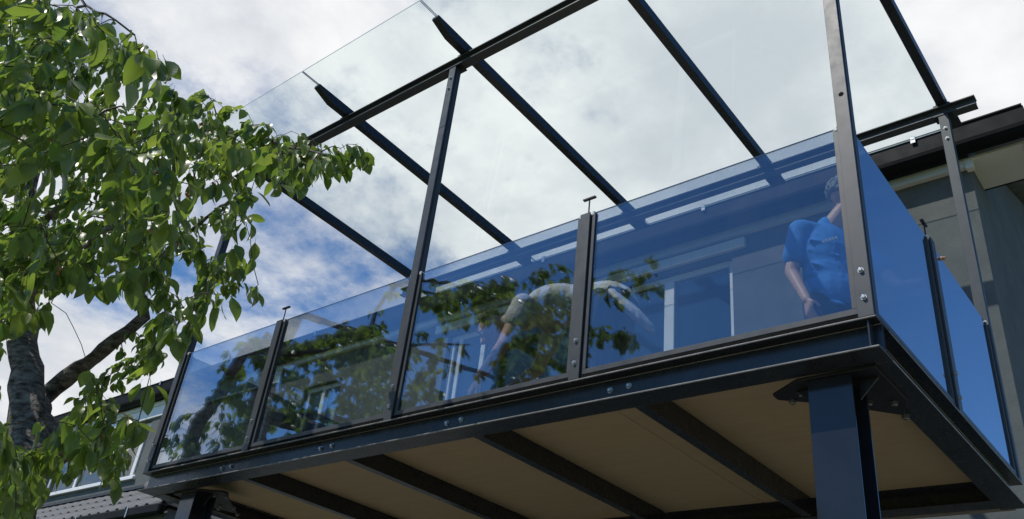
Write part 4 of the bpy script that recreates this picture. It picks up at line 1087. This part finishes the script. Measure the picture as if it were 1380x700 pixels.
# ================================================================== people
def capsule(m, p, q, r0, r1, n=14):
    p, q = Vector(p), Vector(q)
    d = (q - p)
    L = max(d.length, 1e-5)
    d = d / L
    pts, rad = [], []
    for k in range(5):
        a = math.pi / 2 * k / 5
        pts.append(p - d * (r0 * math.cos(a)))
        rad.append(max(r0 * math.sin(a), 0.0008))
    pts += [p, p.lerp(q, 0.5), q]
    rad += [r0, (r0 + r1) / 2, r1]
    for k in range(4, -1, -1):
        a = math.pi / 2 * k / 5
        pts.append(q + d * (r1 * math.cos(a)))
        rad.append(max(r1 * math.sin(a), 0.0008))
    m.tube(pts, rad, n)


def ellipsoid(m, c, R, rx, ry, rz, n=18):
    c = Vector(c)
    vs, fs = [], []
    rows = 11
    for j in range(rows + 1):
        t = math.pi * (j + 0.02) / (rows + 0.04)
        for i in range(n):
            a = 2 * math.pi * i / n
            vs.append(c + R @ Vector((rx * math.sin(t) * math.cos(a), ry * math.sin(t) * math.sin(a), rz * math.cos(t))))
    for j in range(rows):
        for i in range(n):
            fs.append((j * n + i, j * n + (i + 1) % n, (j + 1) * n + (i + 1) % n, (j + 1) * n + i))
    fs += [tuple(range(n)), tuple(range(rows * n + n - 1, rows * n - 1, -1))]
    m.add(vs, fs)


def fused(name, mb, mat, voxel=0.008, smooth_it=4):
    """one continuous skin over the collected shapes"""
    me = mb.mesh(name + '_raw', mat)
    o = bpy.data.objects.new('raw', me)
    COL.objects.link(o)
    r = o.modifiers.new('remesh', 'REMESH')
    r.mode = 'VOXEL'
    r.voxel_size = voxel
    s = o.modifiers.new('smooth', 'SMOOTH')
    s.iterations = smooth_it
    s.factor = 0.5
    dg = bpy.context.evaluated_depsgraph_get()
    new = bpy.data.meshes.new_from_object(o.evaluated_get(dg))
    bpy.data.objects.remove(o)
    new.name = name
    new.materials.clear()
    new.materials.append(mat)
    new.polygons.foreach_set('use_smooth', [True] * len(new.polygons))
    return new


def hand(m, wrist, d, palm_n, thumb_side, curl=0.5, s=1.0):
    """palm, four bent fingers and a thumb"""
    wrist, d, pn = Vector(wrist), Vector(d).normalized(), Vector(palm_n)
    pn = (pn - d * pn.dot(d)).normalized()
    side = d.cross(pn).normalized() * thumb_side
    for k in range(4):
        a = wrist + side * ((0.028 - 0.019 * k) * s)
        capsule(m, wrist + side * ((0.012 - 0.008 * k) * s), a + d * (0.085 * s), 0.016 * s, 0.0125 * s, 8)
        ln = (0.072, 0.080, 0.075, 0.058)[k] * s
        b0 = a + d * (0.09 * s)
        ca = curl * (0.8 + 0.12 * k)
        b1 = b0 + (d * math.cos(ca) + pn * math.sin(ca)) * (ln * 0.5)
        b2 = b1 + (d * math.cos(ca * 2) + pn * math.sin(ca * 2)) * (ln * 0.32)
        b3 = b2 + (d * math.cos(ca * 2.7) + pn * math.sin(ca * 2.7)) * (ln * 0.22)
        capsule(m, b0, b1, 0.0098 * s, 0.0088 * s, 8)
        capsule(m, b1, b2, 0.0088 * s, 0.0080 * s, 8)
        capsule(m, b2, b3, 0.0080 * s, 0.0070 * s, 8)
    t0 = wrist + side * (0.026 * s) + d * (0.025 * s)
    t1 = t0 + (side * 0.7 + d * 0.7 + pn * 0.25).normalized() * (0.045 * s)
    t2 = t1 + (side * 0.25 + d * 0.9 + pn * 0.4).normalized() * (0.032 * s)
    capsule(m, t0, t1, 0.014 * s, 0.011 * s, 8)
    capsule(m, t1, t2, 0.0105 * s, 0.0085 * s, 8)


def head_parts(m, c, R):
    """head with face: R maps local x = right ear, y = nose, z = crown"""
    at = lambda x, y, z: c + R @ Vector((x, y, z))
    ellipsoid(m, at(0, -0.012, 0.030), R, 0.076, 0.096, 0.092)
    ellipsoid(m, at(0, 0.022, -0.040), R, 0.060, 0.070, 0.076)
    capsule(m, at(0, 0.074, -0.092), at(0, 0.066, -0.085), 0.026, 0.026, 10)
    capsule(m, at(0, 0.094, 0.010), at(0, 0.112, -0.026), 0.010, 0.015, 10)
    capsule(m, at(0.012, 0.100, -0.030), at(-0.012, 0.100, -0.030), 0.010, 0.010, 8)
    capsule(m, at(-0.045, 0.076, 0.022), at(0.045, 0.076, 0.022), 0.013, 0.013, 8)
    capsule(m, at(-0.020, 0.087, -0.060), at(0.020, 0.087, -0.060), 0.0085, 0.0085, 8)
    capsule(m, at(-0.018, 0.085, -0.070), at(0.018, 0.085, -0.070), 0.009, 0.009, 8)
    for s in (-1, 1):
        capsule(m, at(s * 0.078, -0.006, 0.020), at(s * 0.080, -0.012, -0.026), 0.013, 0.010, 8)
        ellipsoid(m, at(s * 0.045, 0.055, -0.028), R, 0.025, 0.030, 0.024, 10)


def eyes(parent, c, R):
    for s in (-1, 1):
        m = MB()
        ellipsoid(m, c + R @ Vector((s * 0.031, 0.073, 0.006)), R, 0.0135, 0.0135, 0.0115, 12)
        e = part('eye', m, M['eye'], parent, smooth=True)
        m = MB()
        ellipsoid(m, c + R @ Vector((s * 0.031, 0.0845, 0.006)), R, 0.006, 0.0028, 0.006, 10)
        part('iris', m, M['iris'], e, smooth=True)


def frame(y, z):
    y, z = Vector(y).normalized(), Vector(z)
    x = y.cross(z).normalized()
    z = x.cross(y)
    return Matrix((x, y, z)).transposed()


DZ = jz + jh + 0.045        # deck floor


def standing_man():
    # upright, turned towards the side rail, right arm hanging, left hand laid on the side glass
    P = thing('person', (-1.61, 4.60, DZ), 'standing person with grey hair and a blue t-shirt behind the right glass panel', 'person')
    bx, by = -1.61, 4.60
    f = Vector((0.80, -0.60, 0)).normalized()          # facing
    r = Vector((f.y, -f.x, 0))                         # to their right
    at = lambda a, b, z: Vector((bx, by, DZ)) + r * a + f * b + Vector((0, 0, z))
    Rt = frame(f, (0, 0, 1))
    hc = at(-0.09, 0.11, 1.655)
    Rh = frame(Vector((0.95, 0.30, -0.15)), (0, 0, 1))
    m = MB()
    head_parts(m, hc, Rh)
    capsule(m, at(0, 0.0, 1.44), hc + Vector((0, 0, -0.06)), 0.060, 0.055)
    ellipsoid(m, at(0, 0.0, 1.27), Rt, 0.165, 0.105, 0.22)
    ellipsoid(m, at(0, 0.0, 1.02), Rt, 0.150, 0.105, 0.20)
    capsule(m, at(-0.16, -0.005, 1.415), at(0.16, -0.005, 1.415), 0.055, 0.055)
    shR, elR, wrR = at(0.185, -0.01, 1.40), at(0.235, -0.05, 1.11), at(0.215, 0.06, 0.87)
    wrL = Vector((XR - 0.085, 4.42, GT - 0.125))
    shL = at(-0.185, 0.0, 1.40)
    elL = (shL + wrL) / 2 + Vector((0.02, 0.06, -0.16))
    for a, b, c2 in ((shR, elR, wrR), (shL, elL, wrL)):
        capsule(m, a, b, 0.052, 0.042)
        capsule(m, b, c2, 0.041, 0.028)
    hand(m, wrR, (wrR - elR) * 0.6 + Vector((0, 0, -0.2)), -r, 1, 0.45)
    hand(m, wrL, (0.18, -0.03, 0.95), (1, 0, -0.15), 1, 0.62)
    for s in (-1, 1):
        hp, kn, an = at(s * 0.095, 0, 0.92), at(s * 0.11, 0.02, 0.50), at(s * 0.115, -0.02, 0.09)
        capsule(m, hp, kn, 0.085, 0.058)
        capsule(m, kn, an, 0.056, 0.036)
        capsule(m, an + Vector((0, 0, -0.03)), at(s * 0.135, 0.13, 0.035), 0.035, 0.028)
    body = link('body', fused('body', m, M['skin'], 0.0062, 3), P)
    eyes(P, hc, Rh)
    m = MB()
    ellipsoid(m, at(0, 0, 1.25), Rt, 0.192, 0.128, 0.235)
    ellipsoid(m, at(0, 0.01, 0.98), Rt, 0.185, 0.135, 0.19)
    ellipsoid(m, at(0, 0.0, 1.10), Rt, 0.182, 0.130, 0.20)
    capsule(m, at(-0.17, -0.005, 1.41), at(0.17, -0.005, 1.41), 0.066, 0.066)
    capsule(m, at(0, 0, 1.44), at(0, 0.005, 1.470), 0.075, 0.066)
    for a, b in ((shR, elR), (shL, elL)):
        capsule(m, a, a.lerp(b, 0.62), 0.072, 0.074)
    # folds hanging across the front and side
    for k in range(9):
        z = 0.90 + 0.055 * k
        a = 0.16 * math.sin(k * 2.1)
        capsule(m, at(0.17, 0.05 + a * 0.2, z), at(0.02, 0.135 - 0.01 * (k % 3), z - 0.05 + 0.03 * (k % 2)), 0.012, 0.008, 6)
    link('t_shirt', fused('t_shirt', m, M['blue_cloth'], 0.008, 5), P)
    m = MB()
    for k in range(5):
        m.box(0.02 + 0.022 * k, 0.035 + 0.022 * k, 0.1275, 0.131, 1.30 - 0.012 * k, 1.318 - 0.012 * k)
    o = part('shirt_print', m, M['print'], P, T((bx, by, DZ)) @ Rt.to_4x4())
    m = MB()
    ellipsoid(m, at(0, 0, 0.90), Rt, 0.172, 0.125, 0.12)
    for s in (-1, 1):
        hp, kn, an = at(s * 0.095, 0, 0.90), at(s * 0.11, 0.02, 0.50), at(s * 0.115, -0.02, 0.10)
        capsule(m, hp, kn, 0.102, 0.078)
        capsule(m, kn, an, 0.078, 0.066)
    link('trousers', fused('trousers', m, M['denim'], 0.009, 4), P)
    for s in (-1, 1):
        m = MB()
        capsule(m, at(s * 0.115, -0.045, 0.05), at(s * 0.14, 0.15, 0.042), 0.046, 0.040)
        capsule(m, at(s * 0.115, -0.02, 0.06), at(s * 0.118, 0.0, 0.10), 0.046, 0.05)
        link('shoe', fused('shoe', m, M['shoe'], 0.008, 2), P)
    # grey curly hair
    m = MB()
    hr = random.Random(3)
    c0 = hc
    for k in range(420):
        th, ph = hr.uniform(0, 2 * math.pi), math.acos(hr.uniform(-0.25, 1))
        v = Vector((math.sin(ph) * math.cos(th), math.sin(ph) * math.sin(th), math.cos(ph)))
        if v.y > 0.45 and v.z < 0.55:
            continue
        q = c0 + Rh @ Vector((v.x * 0.083, -0.016 + v.y * 0.100, 0.036 + v.z * 0.100))
        q2 = q + Rh @ (v * hr.uniform(0.006, 0.018)) + Vector([hr.uniform(-0.012, 0.012) for _ in range(3)])
        capsule(m, q, q2, 0.015, hr.uniform(0.006, 0.011), 7)
    link('hair', fused('hair', m, M['grey_hair'], 0.006, 5), P)


def bending_man():
    # trunk level, head to the left, both hands down to the deck edge
    P = thing('person', (-2.66, 3.78, DZ), 'person in a white shirt bending far forward behind the middle glass panel', 'person')
    hx, hy = -2.66, 3.78
    hipc = Vector((hx, hy, DZ + 0.80))
    chest = Vector((-3.06, 3.72, DZ + 0.865))
    neck = Vector((-3.29, 3.69, DZ + 0.80))
    hc = Vector((-3.44, 3.64, DZ + 0.745))
    fdir = Vector((-0.60, -0.30, -0.74)).normalized()
    Rh = frame(fdir, Vector((-0.74, 0.0, 0.62)))
    m = MB()
    head_parts(m, hc, Rh)
    capsule(m, neck + Vector((0.03, 0, 0.0)), hc + Vector((0.03, 0, 0.02)), 0.060, 0.056)
    Rt = frame((-1, -0.1, 0.12), (0, 0, 1))
    ellipsoid(m, chest + Vector((0.10, 0, -0.04)), Rt, 0.16, 0.21, 0.095)
    ellipsoid(m, hipc.lerp(chest, 0.4) + Vector((0, 0, -0.02)), Rt, 0.145, 0.23, 0.095)
    ellipsoid(m, hipc, Rt, 0.165, 0.15, 0.125)
    arms = []
    for s in (-1, 1):
        sh = Vector((-3.12, 3.70 + s * 0.17, DZ + 0.79))
        el = Vector((-3.20 - 0.02 * s, 3.66 + s * 0.19, DZ + 0.51))
        wr = Vector((-3.38 - 0.04 * s, 3.60 + s * 0.14, DZ + 0.31))
        arms.append((sh, el, wr))
        capsule(m, sh, el, 0.053, 0.043)
        capsule(m, el, wr, 0.042, 0.029)
        hand(m, wr, (-0.45, -0.1, -0.85), (0.2, -s * 0.6, -0.2), -s, 0.5)
    capsule(m, arms[0][0], arms[1][0], 0.055, 0.055)
    for s in (-1, 1):
        hp, kn, an = hipc + Vector((0.02, s * 0.095, -0.05)), Vector((hx - 0.06, hy + s * 0.11, DZ + 0.45)), Vector((hx + 0.02, hy + s * 0.12, DZ + 0.09))
        capsule(m, hp, kn, 0.088, 0.060)
        capsule(m, kn, an, 0.058, 0.038)
        capsule(m, an + Vector((0, 0, -0.03)), an + Vector((-0.15, 0, -0.052)), 0.035, 0.028)
    link('body', fused('body', m, M['skin'], 0.0062, 3), P)
    eyes(P, hc, Rh)
    m = MB()
    ellipsoid(m, chest + Vector((0.10, 0, -0.03)), Rt, 0.19, 0.25, 0.118)
    ellipsoid(m, hipc.lerp(chest, 0.45) + Vector((0, 0, -0.02)), Rt, 0.18, 0.27, 0.118)
    ellipsoid(m, hipc + Vector((0.0, 0, -0.01)), Rt, 0.185, 0.19, 0.135)
    capsule(m, arms[0][0], arms[1][0], 0.066, 0.066)
    capsule(m, neck + Vector((0.06, 0, 0)), neck, 0.085, 0.072)
    for sh, el, wr in arms:
        capsule(m, sh, sh.lerp(el, 0.42), 0.070, 0.070)
    # the loose shirt tail slides down behind the hips
    Rs = frame((0.62, 0.0, -0.78), (0.7, 0, 0.62))
    ellipsoid(m, Vector((hx + 0.16, hy, DZ + 0.72)), Rs, 0.18, 0.20, 0.035)
    link('shirt', fused('shirt', m, M['white_cloth'], 0.008, 5), P)
    m = MB()
    ellipsoid(m, hipc + Vector((0.03, 0, -0.03)), Rt, 0.178, 0.16, 0.14)
    for s in (-1, 1):
        hp, kn, an = hipc + Vector((0.02, s * 0.095, -0.05)), Vector((hx - 0.06, hy + s * 0.11, DZ + 0.45)), Vector((hx + 0.02, hy + s * 0.12, DZ + 0.10))
        capsule(m, hp, kn, 0.104, 0.080)
        capsule(m, kn, an, 0.080, 0.068)
    link('trousers', fused('trousers', m, M['denim'], 0.009, 4), P)
    for s in (-1, 1):
        an = Vector((hx + 0.02, hy + s * 0.12, DZ + 0.09))
        m = MB()
        capsule(m, an + Vector((0.03, 0, -0.04)), an + Vector((-0.17, 0, -0.047)), 0.046, 0.040)
        capsule(m, an + Vector((0, 0, -0.03)), an + Vector((0, 0, 0.01)), 0.046, 0.05)
        link('shoe', fused('shoe', m, M['shoe'], 0.008, 2), P)
    m = MB()
    hr = random.Random(5)
    for k in range(130):
        th, ph = hr.uniform(0, 2 * math.pi), math.acos(hr.uniform(-0.2, 1))
        v = Vector((math.sin(ph) * math.cos(th), math.sin(ph) * math.sin(th), math.cos(ph)))
        if v.y > 0.45 and v.z < 0.6:
            continue
        q = hc + Rh @ Vector((v.x * 0.079, -0.014 + v.y * 0.097, 0.034 + v.z * 0.094))
        capsule(m, q, q + Rh @ (v * 0.012), 0.016, 0.010, 6)
    link('hair', fused('hair', m, M['brown_hair'], 0.006, 1), P)


standing_man()
bending_man()
bpy.context.view_layer.update()
